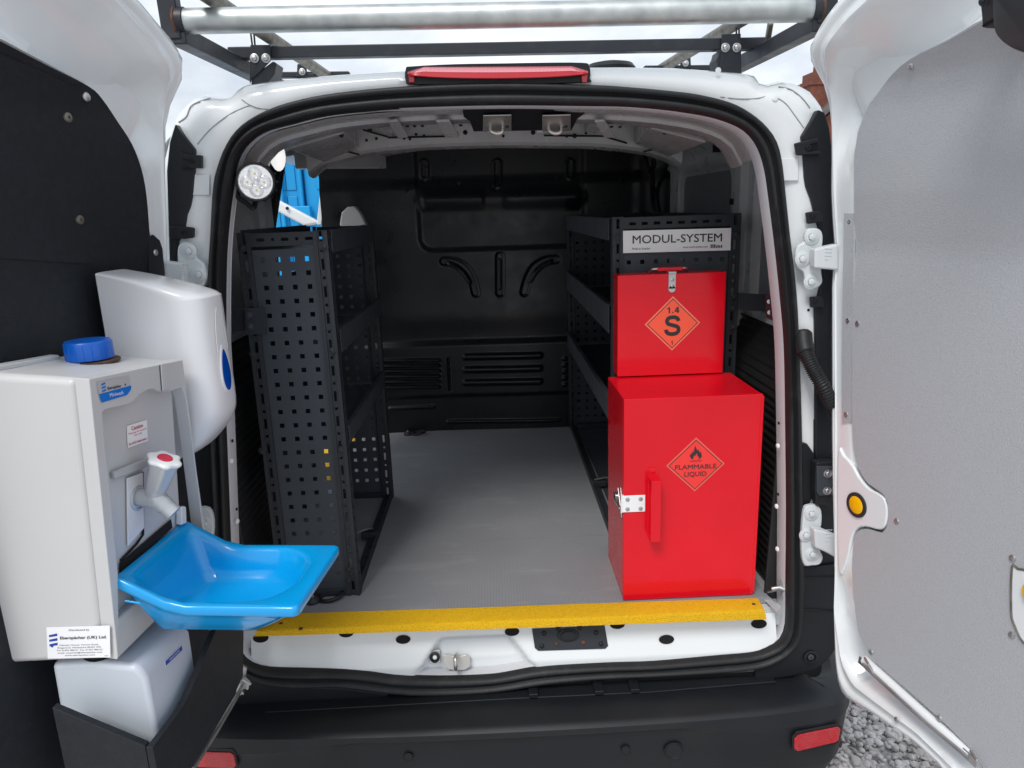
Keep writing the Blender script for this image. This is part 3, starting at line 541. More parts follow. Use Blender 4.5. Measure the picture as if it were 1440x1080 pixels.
for px, py in ((1164, 666), (1163, 690)): stamp('bolt', PY(px, py, -.046), (0, -1, 0), M['zinc'], ho, .010)
trim([(1126, 622), (1136, 625), (1145, 638), (1146, 652), (1142, 702), (1136, 716), (1127, 716)], 'latch_bracket')
q = MB(); pts = spline([PY(1129, 466, -.01), PY(1131, 488, -.03), PY(1138, 508, -.05), PY(1147, 526, -.06), PY(1158, 545, -.07), PY(1168, 566, -.06), PY(1176, 580, -.03)], 26)
rad = [(.020 if i < 36 else .0135 + (.0032 if (i // 2) % 2 else 0)) * (1 if i > 6 else .75 + .04 * i) for i in range(len(pts))]
q.tube(pts, rad, 16); build('cable_conduit', q, M['rubber'], van, angle=80)

# ---------------- hinges
def hinge(outline, bolts, arm, Y=-.02):
    h = build('door_hinge', MB().prism([PY(x, y, Y) for x, y in spline(outline, 3, True)], (0, -.014, 0)), M['hinge'], van, bevel=.004, seg=3)
    build('hinge_arm', MB().prism([PY(x, y, Y - .018) for x, y in arm], (0, -.026, 0)), M['hinge'], h, bevel=.005, seg=3)
    for x, y in bolts:
        build('washer', MB().lathe(PY(x, y, Y - .014), (0, -1, 0), [(.0165, 0), (.0165, .003), (.014, .004), (.008, .004)], 24), M['hinge'], h); stamp('bolt', PY(x, y, Y - .0175), (0, -1, 0), M['hinge'], h, .0125)
    s = MB(); ax = np.mean(np.array(arm), axis=0)
    for k in range(14): p = PY(ax[0] + 6 + (k % 4) * 2.6, ax[1] - 12 + (k // 4) * 5, Y - .0445); s.lathe(p, (0, -1, 0), [(.0016, 0), (.001, .0012)], 6)
    build('cast_mark', s, M['hinge'], h)
hinge([(1128, 332), (1132, 322), (1146, 321), (1153, 328), (1153, 345), (1150, 362), (1152, 385), (1153, 396), (1146, 404), (1135, 403), (1129, 395), (1126, 382), (1117, 374), (1115, 358), (1118, 346), (1127, 340)], [(1141, 333), (1128, 364), (1140, 396)], [(1138, 349), (1172, 342), (1172, 379), (1138, 376)])
hinge([(1127, 716), (1134, 708), (1146, 708), (1152, 716), (1152, 735), (1148, 750), (1150, 770), (1154, 780), (1150, 790), (1138, 792), (1127, 790), (1124, 760)], [(1141, 722), (1133, 752), (1142, 779)], [(1138, 738), (1154, 741), (1174, 750), (1174, 781), (1154, 770), (1140, 764)])
hinge([(253, 352), (257, 342), (270, 341), (278, 349), (280, 362), (289, 370), (293, 384), (290, 398), (282, 408), (266, 404), (258, 392), (254, 372)], [(266, 353), (280, 386)], [(236, 366), (264, 369), (266, 400), (236, 398)])
hinge([(278, 716), (296, 712), (303, 730), (300, 760), (284, 764)], [(288, 735)], [(262, 724), (282, 726), (282, 752), (262, 748)])

# ---------------- bumper
plan = spline([(-.90, .42), (-.885, .16), (-.862, .0), (-.82, -.072), (-.76, -.103), (-.60, -.124), (-.32, -.136), (0, -.14), (.32, -.136), (.60, -.124), (.76, -.103), (.82, -.072), (.862, .0), (.885, .16), (.90, .42)], 8)
b = MB(); rows = []
for i, p in enumerate(plan):
    t = _n(plan[min(i + 1, len(plan) - 1)] - plan[max(i - 1, 0)]); nn = np.array([t[1], -t[0]]); ax = abs(p[0])
    ch = .010 + .030 * float(sst(ax, .34, .66)); rec = .016 * (1 - float(sst(ax, .40, .47)))
    def P(o, z): return (p[0] - nn[0] * o, p[1] - nn[1] * o, z)
    corner = float(sst(ax, .78, .9)); k = 1 - .75 * corner
    rows.append([P(.16 * k, .398), P(.13 * k, .404), P(.10 * k, .412), P(.05 * k, .410), P(.016, .406), P(.006, .402), P(.0, .396), P(-.002, .396 - ch), P(.001, .390 - ch), P(.003 + rec, .378 - ch), P(.006 + rec, .30), P(.012 + rec, .22), P(.045, .14), P(.12, .12)])
b.grid(rows); bump = build('bumper', b, M['plastic'], van, angle=28)
# highlight bevel strip where the step meets the face is the bumper's own satin edge insert
def bsurf(x, z, lift):
    pl2 = np.array(plan); i = int(np.argmin(abs(pl2[:, 0] - x))); t = _n(pl2[min(i + 1, len(pl2) - 1)] - pl2[max(i - 1, 0)]); nn = np.array([t[1], -t[0]])
    y = float(np.interp(x, pl2[:, 0], pl2[:, 1])); return np.array([x, y, z]) + np.array([nn[0], nn[1], 0]) * lift, np.array([nn[0], nn[1], 0])
def onb(px, py):
    P_ = PY(px, py, -.12)
    for _ in range(6): P_ = PY(px, py, bsurf(P_[0], P_[2], 0)[0][1])
    return P_
for pts in (((1115, 1037), (1121, 1031), (1176, 1020), (1180, 1023), (1177, 1039), (1172, 1042), (1120, 1054), (1115, 1051)), ((276, 1060), (281, 1055), (326, 1056), (331, 1060), (334, 1074), (330, 1078), (282, 1076), (274, 1072))):
    q = [onb(*p) for p in pts]; c = sum(q) / len(q); nn = bsurf(c[0], c[2], 0)[1]
    build('reflector_surround', MB().prism([c + (p - c) * np.array([1.07, 1.07, 1.35]) + nn * .001 for p in q], nn * .003), M['plastic'], bump, bevel=.002)
    build('reflector', MB().prism([p + nn * .003 for p in q], nn * .004), M['refl'], bump, bevel=.002)
for px, py, r in ((573, 1072, .012), (882, 1062, .012), (950, 1063, .024), (1183, 1047, .009)):
    q = onb(px, py); nn = bsurf(q[0], q[2], 0)[1]; rec = .016 * (1 - float(sst(abs(q[0]), .40, .47))); q = q - nn * (rec + .002)
    build('parking_sensor' if r < .02 else 'tow_eye_cover', MB().lathe(q, nn, [(r, 0), (r, .002), (r * .9, .0025), (r * .86, .0012), (r * .84, .0025), (r * .3, .003)], 28), M['plastic'], bump, angle=20)
# dark gap and clips between seal and bumper, then the underside
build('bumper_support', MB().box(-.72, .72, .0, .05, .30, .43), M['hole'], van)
for x in (.045, .21, .30): build('bumper_clip', MB().box(x - .012, x + .012, -.045, .0, .408, .425), M['plastic'], bump, bevel=.002)
build('bumper_top_rail', MB().prism([(-.62, -.048, .4075), (.0, -.045, .4105), (.34, -.045, .4105), (.66, -.03, .412), (.66, .0, .412), (-.62, .0, .4075)], (0, 0, .006)), M['plastic'], van, bevel=.002)
# ---------------- high brake light, roof vent
P3 = lambda px, py, Y=.02: PY(px, py, Y)
bl = build('brake_lamp', MB().prism([P3(x, y, .02) for x, y in spline([(573, 100), (582, 97), (640, 94), (700, 93), (760, 92), (815, 92), (826, 96), (827, 114), (818, 119), (700, 122), (588, 122), (573, 118)], 3, True)], (0, -.030, 0)), M['plastic'], van, bevel=.002)
n = 90; rows = []; rows2 = []
for k in range(n):
    u = k / (n - 1); px = 573 + 254 * u; e = 4 * u * (1 - u); py0 = 100 - 8 * min(1, e * 3) - (u - .5) * 1.2; py1 = 104 + 6.5 * e ** .6 - (u - .5) * 1.5
    ym = py0 + (py1 - py0) * .52; rows.append([P3(px, py0 + .5, .03), P3(px, py0, -.006), P3(px, ym, -.026 - .0012 * (k % 2))]); rows2.append([P3(px, ym, -.0262), P3(px, py1 - 1, -.0285), P3(px, py1, -.027), P3(px, py1 + .5, .0)])
build('lamp_lens', MB().grid(rows), M['lenspale'], bl, smooth=False); build('lamp_lens', MB().grid(rows2), M['lensred'], bl)
for px in (579, 821): build('lamp_end_lens', MB().prism([P3(px - 5, 103, -.008), P3(px + 5, 103, -.008), P3(px + 4, 117, -.008), P3(px - 3, 117, -.008)], (0, -.008, 0)), M['lensred'], bl, bevel=.002)
v = MB(); c = PY(858, 99, .42); rows = [(.066, -.004), (.066, .004), (.058, .014), (.03, .020), (.004, .021)]; v.lathe(c, (0, 0, 1), rows, 36); build('roof_vent', v, M['plastic'], van)
v = MB(); v.box(c[0] - .09, c[0] - .03, c[1] - .02, c[1] + .02, c[2] + .006, c[2] + .012); build('vent_lip', v, M['zinc'], van, bevel=.002)

# ================================================================== the two rear doors
class Leaf:
    def __init__(s, fr, leanpx):
        s.fr = fr; q = sorted([(fr.U(*p, 0)[2], fr.U(*p, 0)[1]) for p in leanpx]); s.z = [1.5] + [a for a, _ in q]; s.w = [0] + [max(0, c) for _, c in q]
    def lean(s, z): return float(np.interp(z, s.z, s.w))
    def px(s, x, y, dw=0.):                       # sight line onto the (leaning) leaf
        w = dw
        for _ in range(30):
            r = s.fr.W(x, y, w); w = .5 * w + .5 * (s.lean(r[2]) + dw)
        return np.array([r[0], r[2]])
    def P(s, q, dw=0.): return s.fr.at(q[0], s.lean(q[1]) + dw, q[1])
    def ring(s, a, dw): return [s.P(q, dw[i] if hasattr(dw, '__len__') else dw) for i, q in enumerate(a)]
ND = 260; TD = np.linspace(0, 2 * math.pi, ND, endpoint=False); DC = (.31, 1.16)
def board(name, lf, poly, w0, w1, m, parent):       # sheet cut to an outline and bent to the leaf
    n = len(poly); me = bpy.data.meshes.new(name); bm_ = bmesh.new()
    vs_ = [bm_.verts.new((q[0], q[1], 0)) for q in poly]; f_ = bm_.faces.new(vs_); r = bmesh.ops.extrude_face_region(bm_, geom=[f_])
    for v in r['geom']:
        if isinstance(v, bmesh.types.BMVert): v.co.z = 1
    for z in np.arange(.42, 2.1, .02): bmesh.ops.bisect_plane(bm_, geom=bm_.verts[:] + bm_.edges[:] + bm_.faces[:], plane_co=(0, z, 0), plane_no=(0, 1, 0))
    org = ORIG[root_of(parent)]
    for v in bm_.verts: v.co = Vector(tuple(lf.P((v.co.x, v.co.y), w0 + (w1 - w0) * v.co.z) - org))
    bmesh.ops.triangulate(bm_, faces=bm_.faces[:]); bmesh.ops.recalc_face_normals(bm_, faces=bm_.faces); bm_.to_mesh(me); bm_.free(); me.materials.append(m)
    me.polygons.foreach_set('use_smooth', [True] * len(me.polygons)); me.set_sharp_from_angle(angle=math.radians(40))
    o = bpy.data.objects.new(name, me); COL.objects.link(o); o.parent = parent; return o
def door(lf, E, G, Lr, Pn, label, up):
    """E edge, G inner ridge, Lr ledge, Pn lining border (u, z)"""
    e, g, l, p = (polar(k, DC, TD) for k in (E, G, Lr, Pn)); c = np.array(DC)
    g = np.where((np.linalg.norm(g - c, axis=1) > .985 * np.linalg.norm(e - c, axis=1))[:, None], c + (e - c) * .985, g)
    l = np.where((np.linalg.norm(l - c, axis=1) > .985 * np.linalg.norm(g - c, axis=1))[:, None], c + (g - c) * .985, l)
    p = np.where((np.linalg.norm(p - c, axis=1) > .985 * np.linalg.norm(l - c, axis=1))[:, None], c + (l - c) * .985, p)
    wid = np.linalg.norm(g - c, axis=1) - np.linalg.norm(l - c, axis=1); dep = -.066 * sst(wid, .02, .10)
    far = lambda a, t: c + (a - c) * t
    b = MB(); b.loft([lf.ring(far(e, .6), -.066), lf.ring(far(e, .97), -.064), lf.ring(far(e, .995), -.055), lf.ring(e, -.040), lf.ring(e, -.012), lf.ring(far(e, .996), -.004), lf.ring(mixr(e, g, .35), -.002), lf.ring(mixr(e, g, .45), -.007), lf.ring(mixr(e, g, .8), -.007), lf.ring(mixr(e, g, .92), .002),
        lf.ring(g, .003), lf.ring(mixr(g, l, .12), .0 + dep * .25), lf.ring(mixr(g, l, .28), dep * .72), lf.ring(mixr(g, l, .5), dep * .96), lf.ring(mixr(g, l, .85), dep), lf.ring(l, dep * .93), lf.ring(mixr(l, p, .3), dep * .7 + .001), lf.ring(mixr(l, p, .7), dep * .18 + .002), lf.ring(mixr(l, p, .9), .001), lf.ring(p, -.001), lf.ring(far(p, .93), -.006), lf.ring(far(p, .85), -.03), lf.ring(far(p, .3), -.045)], True, True, True)
    return build('rear_door', b, M['white'], van, angle=80, label=label)
R_ = Leaf(FR, [(1167, 270), (1166, 165), (1162, 135), (1152, 110), (1134, 80), (1131, 72)])
L_ = Leaf(FLD, [(235, 240), (236, 175), (241, 155), (247, 132), (260, 110), (264, 97)])
rp = lambda L_ist, dw=0.: [R_.px(x, y, dw) for x, y in L_ist]; lp_ = lambda L_ist, dw=0.: [L_.px(x, y, dw) for x, y in L_ist]
# right leaf
E_ = rp([(1170, 862), (1171, 815), (1170, 750), (1168, 680), (1167, 605), (1167, 500), (1167, 400), (1167, 300)]) + [(0, 1.70), (0, 1.80)] + [(0, FR.U(1131, 72, 0)[2] - .006)] + rp([(1140, 55), (1155, 27), (1175, 0)]) + [(.30, 2.06), (.55, 2.08), (.62, 2.0), (.64, 1.8), (.64, .50), (.60, .40)] + rp([(1317, 1075), (1280, 1042), (1220, 1002), (1187, 982), (1178, 970), (1174, 952), (1171, 915)])
G_ = rp([(1174, 860), (1176, 800), (1176, 600), (1175, 400), (1174, 270), (1171, 160), (1165, 117), (1161, 80), (1166, 62), (1190, 30), (1220, 2)]) + [(.33, 2.02), (.53, 2.03), (.58, 1.95), (.60, 1.8), (.60, .56), (.56, .47)] + rp([(1340, 1078), (1290, 1030), (1230, 985), (1200, 962), (1184, 930)])
Lr_ = rp([(1186, 860), (1182, 800), (1181, 600), (1181, 400), (1181, 240), (1184, 180), (1198, 149), (1230, 115), (1267, 82), (1305, 50), (1350, 15)]) + [(.40, 1.90), (.53, 1.92), (.57, 1.8), (.59, 1.6), (.59, .62), (.54, .54)] + rp([(1368, 1060), (1310, 1005), (1250, 955), (1206, 918), (1194, 890)])
Pn_ = rp([(1207, 860), (1200, 800), (1199, 740), (1200, 600), (1202, 400), (1202, 250), (1208, 185), (1221, 152), (1252, 110), (1292, 77), (1330, 60), (1379, 32)]) + [(.45, 1.85), (.52, 1.85), (.55, 1.75), (.57, 1.6), (.57, .68), (.52, .60)] + rp([(1385, 1045), (1325, 990), (1270, 945), (1228, 905), (1214, 885)])
dR = door(R_, E_, G_, Lr_, Pn_, 'right rear door lined with a grey board', 1)
edge = [(1202, 220), (1202, 300), (1200, 420), (1199, 500), (1199, 595), (1202, 635), (1210, 662), (1222, 680), (1240, 692), (1248, 705), (1250, 722), (1249, 737), (1243, 748), (1234, 748), (1220, 744), (1209, 746), (1202, 758), (1199, 800), (1202, 845), (1207, 885), (1216, 907), (1228, 926), (1245, 942), (1275, 968), (1320, 1008), (1365, 1052)]
top = [(1379, 32), (1330, 60), (1292, 77), (1270, 91), (1250, 111), (1230, 139), (1219, 155), (1207, 187)]
poly = rp(spline(edge, 3), .004) + [np.array(q) for q in ((.50, .58), (.58, .60), (.60, .70), (.60, 1.70), (.56, 1.84))] + rp(spline(top, 3), .004)
board('lining_board', R_, poly, .001, .0055, M['lining'], dR)
def onR(x, y, dw): return R_.P(R_.px(x, y, dw), dw)
strip = rp([(1187, 300), (1201, 300), (1200, 420), (1198, 500), (1198, 594), (1184, 594), (1184, 500), (1186, 400)], .004)
build('edge_strip', MB().prism([R_.P(q, .0005) for q in strip], FR.n * .004), M['lining'], dR)
for x, y in ((1195, 312), (1192, 451), (1190, 583), (1281, 93), (1261, 733), (1424, 785), (1423, 893), (1225, 917), (1321, 1010), (1206, 455), (1261, 1012)): stamp('screw', onR(x, y, .0058 if x > 1203 else .0045), FR.n, M['zinc'], dR, .0062)
pad = [(1178, 640), (1187, 640), (1200, 655), (1209, 671), (1223, 687), (1239, 695), (1247, 706), (1249, 722), (1247, 736), (1242, 744), (1234, 745), (1218, 741), (1206, 744), (1199, 757), (1192, 790), (1179, 800)]
build('moulded_pad', MB().prism([R_.P(q, -.030) for q in rp(spline(pad, 3, True), .004)], FR.n * .036), M['white'], dR, bevel=.006, seg=3)
c = onR(1205, 710, .0065); build('reflector_rim', MB().lathe(c, FR.n, [(.0275, -.002), (.0275, .003), (.0195, .003), (.0195, .0)], 36, False), M['powder'], dR); build('reflector', MB().lathe(c, FR.n, [(.0195, -.002), (.0195, .003), (.017, .0042), (.004, .0046)], 36), M['yelref'], dR)
q = MB(); ez = np.array([0, 0, 1.])
for k in (-1, 0, 1): q.obox(c + FR.n * .0042 + FR.d * (.004 * k - .001) + ez * -.010, FR.d * .0014, ez * .02, FR.n * .0006)
build('emboss', q, M['yelref'], dR)
# handle aperture at the right edge of the view
ap = rp(spline([(1424, 798), (1432, 800), (1455, 806), (1480, 830), (1480, 880), (1458, 905), (1440, 903), (1428, 880), (1423, 860)], 3, True), .006)
build('handle_pocket', MB().prism([R_.P(q, .0062) for q in ap], FR.n * .001), M['white'], dR)
build('pocket_edging', MB().tube([R_.P(q, .0068) for q in ap + ap[:1]], .0022, 6, False), M['galvd'], dR)
build('handle', MB().lathe(onR(1461, 838, .008), FR.n, [(.026, 0), (.026, .004), (.015, .006)], 24), M['yelref'], dR)
def stay(parent, P0, P1, nrm, br0, br1):
    t = MB(); t.tube([P0, P0 * .4 + P1 * .6 + np.array([0, 0, -.004]), P1], .0052, 8); r = build('check_stay', t, M['zinc'], parent)
    k = MB(); d = _n(P1 - P0); s_ = np.cross(d, nrm)
    for p in (P0, P1): k.obox(p - d * .016 - s_ * .009 - nrm * .004, d * .032, s_ * .018, nrm * .003); k.tube([p - s_ * .018, p - s_ * .018 + d * .02 + nrm * .008, p + d * .03], .003, 6)
    build('stay_bracket', k, M['zinc'], parent, bevel=.001)
stay(dR, onR(1214, 934, .012), onR(1362, 1066, .012), FR.n, 0, 0)
q = MB(); q.tube([onR(1216, 928, .002), onR(1366, 1062, .002)], .011, 12); build('stay_channel', q, M['white'], dR)
# left leaf
E_ = [(0, z) for z in (.50, .7, 1., 1.4, 1.7, 1.80)] + [(0, FLD.U(264, 97, 0)[2] - .006)] + lp_([(258, 75), (245, 55), (220, 25), (200, 0)]) + [(.36, 2.06), (.56, 2.08), (.63, 2.0), (.64, 1.8), (.64, .50), (.60, .42), (.1, .44)]
G_ = [(.012, z) for z in (.52, .7, 1., 1.4)] + lp_([(231, 300), (229, 240), (231, 155), (236, 117), (235, 92), (226, 78), (200, 45), (160, 0)]) + [(.36, 2.02), (.54, 2.03), (.60, 1.96), (.61, 1.8), (.61, .54), (.56, .47), (.12, .47)]
Lr_ = [(.020, z) for z in (.54, .7, 1., 1.4)] + lp_([(224, 300), (222, 240), (216, 205), (200, 172), (160, 130), (125, 103), (95, 82), (40, 49), (0, 22)]) + [(.5, 1.92), (.57, 1.9), (.59, 1.8), (.59, .58), (.54, .50), (.14, .50)]
Pn_ = [(.05, z) for z in (.58, .7, 1., 1.4)] + lp_([(207, 300), (200, 255), (194, 228), (181, 200), (161, 170), (139, 138), (118, 119), (62, 90), (0, 58)]) + [(.5, 1.86), (.55, 1.82), (.57, 1.7), (.57, .64), (.52, .56), (.16, .55)]
dL = door(L_, E_, G_, Lr_, Pn_, 'left rear door lined with black ply', 1)
top = [(207, 322), (203, 275), (196, 238), (182, 202), (162, 171), (140, 139), (120, 121), (62, 92), (0, 60)]
poly = lp_(spline(top, 3), .004) + [np.array(q) for q in ((.5, 1.875), (.57, 1.86), (.60, 1.75), (.60, .52), (.15, .50), (.05, .62), (.052, 1.0), (.058, 1.5))]
board('lining_board', L_, poly, .001, .009, M['bply'], dL)
ov = lp_([(128, 371), (126, 250), (122, 135), (112, 127), (62, 103), (0, 76)], .01) + [np.array((.55, 1.85)), np.array((.59, 1.7)), np.array((.59, 1.552))] + lp_([(0, 363)], .01)
board('lining_overlay', L_, ov, .0095, .0125, M['bply'], dL)
def onL(x, y, dw): return L_.P(L_.px(x, y, dw), dw)
tb = lp_([(208, 333), (213, 330), (222, 338), (226, 350), (229, 384), (231, 470), (207, 470)], .004)
build('lining_tab', MB().prism([L_.P(q, .004) for q in tb], FLD.n * .005), M['bply'], dL, bevel=.001)
stamp('rivet', onL(218, 355, .010), FLD.n, M['zinc'], dL, .007); stamp('rivet', onL(121, 136, .0125), FLD.n, M['zinc'], dL, .008)
for x, y in ((95, 165), (112, 309)): stamp('screw', onL(x, y, .0125), FLD.n, M['galvd'], dL, .0085)
stay(dL, np.array(PY(343, 962, -.06)), np.array(PY(270, 1082, -.42)), np.array([.7, -.7, .1]), 0, 0)
q = MB(); q.prism([PY(x, y, -.07) for x, y in ((334, 940), (342, 934), (348, 938), (346, 952), (352, 958), (350, 968), (343, 966), (340, 976), (333, 972), (335, 960), (330, 952))], (0, -.006, 0)); q.tube([PY(332, 962, -.075), PY(342, 956, -.09), PY(352, 962, -.08)], .004, 8); build('stay_eye', q, M['zinc'], dL, bevel=.0012)

# ================================================================== roof rack
rk = thing('roof_rack', (0, .4, 1.9), 'black steel roof rack with a bare galvanised roller across its rear end', 'roof rack')
a, c = PY(254, 30, -.05), PY(1148, 13, -.05); u = _n(c - a)
b = MB(); b.tube([a + u * .006, a + u * .012] + [a + (c - a) * k for k in np.linspace(.03, .97, 24)] + [c - u * .012, c - u * .006], [.0205, .0235] + [.0235] * 24 + [.0235, .0205], 32); build('rear_roller', b, M['galv'], rk)
for p, d in ((a, 1), (c, -1)):
    build('roller_collar', MB().lathe(p - u * d * .004, u * d, [(.0255, 0), (.0255, .014), (.0215, .016)], 24), M['rackblk'], rk); build('weld', MB().tube([p - u * d * .006 + np.array([0, .03 * math.sin(t) * .8, .03 * math.cos(t) * .8]) for t in np.linspace(0, 6.28, 20)], .004, 6, False), M['rust'], rk)
def bar(name, P0, P1, w, h, m, up=(0, 0, 1.)):
    P0, P1 = np.array(P0), np.array(P1); d = _n(P1 - P0); s_ = _n(np.cross(d, up)); t = np.cross(s_, d)
    return build(name, MB().obox(P0 - s_ * w / 2 - t * h / 2, P1 - P0, s_ * w, t * h), m, rk, bevel=.003)
bar('end_post', a - u * .016 + np.array([0, 0, -.035]), a - u * .016 + np.array([-.006, 0, .16]), .036, .03, M['rackblk'], (0, 1, 0))
bar('end_post', c + u * .016 + np.array([0, 0, -.03]), c + u * .02 + np.array([.01, 0, .16]), .036, .03, M['rackblk'], (0, 1, 0))
sl, sr = a - u * .006, c + u * .006
bar('side_rail', sl + np.array([.0, -.012, -.027]), np.array([sl[0] + .004, 1.7, sl[2] + .01]), .034, .034, M['rackblk'])
bar('side_rail', sr + np.array([.0, -.012, -.027]), np.array([sr[0] + .004, 1.7, sr[2] + .01]), .034, .034, M['rackblk'])
x0, x1 = PY(323, 76, .29), PY(1078, 62, .29); bar('cross_bar', x0, x1, .030, .027, M['rackblk'])
bar_l = (PZ(301, 0, 2.02), PZ(456, 104, 2.02)); bar_r = (PZ(1040, 30, 2.02), PZ(938, 92, 2.02))
for P0, P1 in (bar_l, bar_r): d = _n(P1 - P0); q = MB(); q.tube([P0 - d * .25, P1 + d * .5], .0155, 16); build('long_tube', q, M['galvd'], rk)
for p0, p1 in (((388, 106), (492, 105)), ((905, 97), (1012, 96))): x0, x1 = PY(*p0, .82), PY(*p1, .82); bar('foot_rail', x0, x1, .03, .016, M['rackblk'])
def foot(pts, tri, bolts, Y, brs):
    f = build('roof_bracket', MB().prism([PY(x, y, Y) for x, y in pts], (0, .006, 0)), M['rackblk'], rk, bevel=.0015)
    build('bracket_gusset', MB().prism([PY(x, y, Y + .004) for x, y in tri], (0, .06, 0)), M['rackblk'], f, bevel=.002)
    for x, y in bolts: stamp('bolt', PY(x, y, Y - .001), (0, -1, 0), M['zinc'], f, brs)
foot([(352, 63), (380, 63), (380, 85), (366, 100), (352, 112), (351, 118)], [(384, 86), (389, 89), (386, 104), (376, 117), (353, 119), (354, 108)], [(358, 82), (374, 82)], .265, .0105)
foot([(1015, 48), (1042, 47), (1043, 103), (1012, 101), (1014, 75)], [(1012, 70), (1018, 76), (1016, 100), (1010, 96), (1007, 84), (1010, 78)], [(1020, 67), (1036, 67)], .265, .0105)
foot([(418, 90), (430, 89), (432, 108), (417, 108)], [(416, 104), (442, 103), (442, 108), (416, 109)], [(425, 101)], .78, .010)
foot([(957, 77), (971, 76), (972, 95), (957, 95)], [(953, 92), (974, 92), (974, 97), (953, 97)], [(964, 89)], .78, .010)
for px, py in ((355, 45), (1036, 30)):
    p0, p1 = PY(px - 3, py, .27), PY(px, py + 20, .27)
    for k in (0, 1): build('lashing_wire', MB().tube([p0 + np.array([.009 * k, 0, .03]), p1 + np.array([.006 * k, 0, -.004])], .0022, 6), M['rackblk'], rk)
bar('end_stay', PY(1084, 30, .2), PY(1078, 66, .25), .012, .02, M['galvd'])

# ================================================================== shelving racks
def slots(p0, length, pitch, wid, lng):
    """row of alternating square holes and long slots along a post: breakpoints and hole test"""
    ys = [0.]; hole = []
    y = pitch * .3; k = 0
    while y + lng < length:
        h = wid if k % 2 else lng; ys += [y, y + h]; hole += [False, True]; y += h + pitch * .32; k += 1
    ys.append(length); hole.append(False); return ys, hole
def post(parent, x, Y, z0, z1, w=.034, d=.03, face=1):
    """folded post: slotted front web between two proud flanges, plain slotted cheek on the gangway side"""
    g = MB(); ys, ho = slots(0, z1 - z0, .05, .007, .026)
    g.plate((x, Y + .004, z0), (1, 0, 0), (0, 0, 1), (0, -1, 0), [.009, w / 2 - .0035, w / 2 + .0035, w - .009], ys, lambda i, j: not (i == 1 and ho[j]), .002)
    for a_, c_ in ((0, .0095), (w - .0095, w)): g.box(x + a_, x + c_, Y, Y + .006, z0, z1)
    xx = x if face > 0 else x + w
    ys2, ho2 = slots(0, z1 - z0, .07, .008, .010)
    g.plate((xx, Y + .003, z0), (0, 1, 0), (0, 0, 1), (-face, 0, 0), [0, d / 2 - .004, d / 2 + .004, d], ys2, lambda i, j: not (i == 1 and ho2[j]), .002)
    return build('post', g, M['powder'], parent, smooth=False)
def perf(name, parent, o, ex, en, W_, H_, xs, zs, hs, m, th=.0016):
    X = [0.]; Z = [0.]
    for x in xs: X += [x - hs / 2, x + hs / 2]
    for z in zs: Z += [z - hs / 2, z + hs / 2]
    X.append(W_); Z.append(H_)
    g = MB().plate(o, ex, (0, 0, 1), en, X, Z, lambda i, j: not (i % 2 and j % 2), th); return build(name, g, m, parent, smooth=False)
def tray(parent, x0, x1, y0, y1, zt, zb, lipside, m):
    g = MB(); g.box(x0 + .004, x1 - .004, y0, y1, zb + .004, zb + .006); xl = x1 if lipside > 0 else x0
    g.box(xl - .002, xl, y0, y1, zb, zt); g.box(min(xl, xl - lipside * .012), max(xl, xl - lipside * .012), y0, y1, zt, zt + .0016)
    xo = x0 if lipside > 0 else x1; g.box(xo, xo + .002, y0, y1, zb, zb + .06); return build('shelf_tray', g, m, parent, smooth=False)
# left rack
sL = thing('shelving_rack', (-.51, .48, .612), 'narrow black steel shelving rack with perforated ends along the left side of the bay', 'shelving', 'black shelving racks')
XL0, XL1, YL0, YL1, ZB, ZT = -.614, -.402, .14, .83, .614, 1.566
post(sL, XL0, YL0, ZB, ZT, .030, .03, 1); post(sL, XL1 - .034, YL0, ZB, ZT, .034, .03, -1)
post(sL, XL0, YL1 - .03, ZB, ZT, .030, .03, 1); post(sL, XL1 - .034, YL1 - .03, ZB, ZT, .034, .03, -1)
zr = [PY(400, 365 + 19.75 * k - .02 * k * k, .145)[2] - .625 for k in range(24)]; zr = sorted([z for z in zr if z > .02])
xr = [PY(px, 366, .145)[0] - (XL0 + .030) for px in (371, 391.5, 412, 433)]
Hp = 1.525 - .625
perf('end_panel', sL, (XL0 + .028, YL0 + .008, .625), (1, 0, 0), (0, -1, 0), XL1 - XL0 - .060, Hp, xr, zr, .0115, M['powder2'])
perf('end_panel', sL, (XL0 + .028, YL1 - .012, .625), (1, 0, 0), (0, -1, 0), XL1 - XL0 - .060, Hp, xr, zr, .0115, M['powder2'])
for y in (YL0 + .002, YL1 - .02):
    g = MB(); ys_, ho_ = slots(0, XL1 - XL0 - .064, .05, .007, .018)
    g.plate((XL0 + .030, y, 1.533), (1, 0, 0), (0, 0, 1), (0, -1, 0), ys_, [0, .012, .019, .031], lambda i, j: not (j == 1 and ho_[i]), .002); g.box(XL0 + .03, XL1 - .034, y + .002, y + .03, 1.562, 1.564); build('top_rail', g, M['powder'], sL, smooth=False)
    build('foot_rail', MB().box(XL0 + .03, XL1 - .034, y, y + .012, .614, .634), M['powder'], sL, bevel=.002)
for zt, zb in ((1.564, 1.512), (1.322, 1.268), (1.074, 1.030)): tray(sL, XL0, XL1 + .004, YL0 + .031, YL1 - .031, zt, zb, 1, M['powder2'])
build('side_panel', MB().box(XL0 + .003, XL0 + .005, YL0 + .035, YL1 - .035, .87, 1.44), M['powder'], sL)
g = MB(); g.box(XL1 - .03, XL1 - .002, YL0 + .03, YL1 - .03, .614, .628); g.box(XL1 - .006, XL1 - .003, YL0 + .03, YL1 - .03, .628, .640); build('base_rail', g, M['powder'], sL, bevel=.001)
for y in np.linspace(.2, .78, 10): stamp('disc', (XL1 - .016, y, .6285), (0, 0, 1), M['hole'], sL, .004, 'punched_hole')
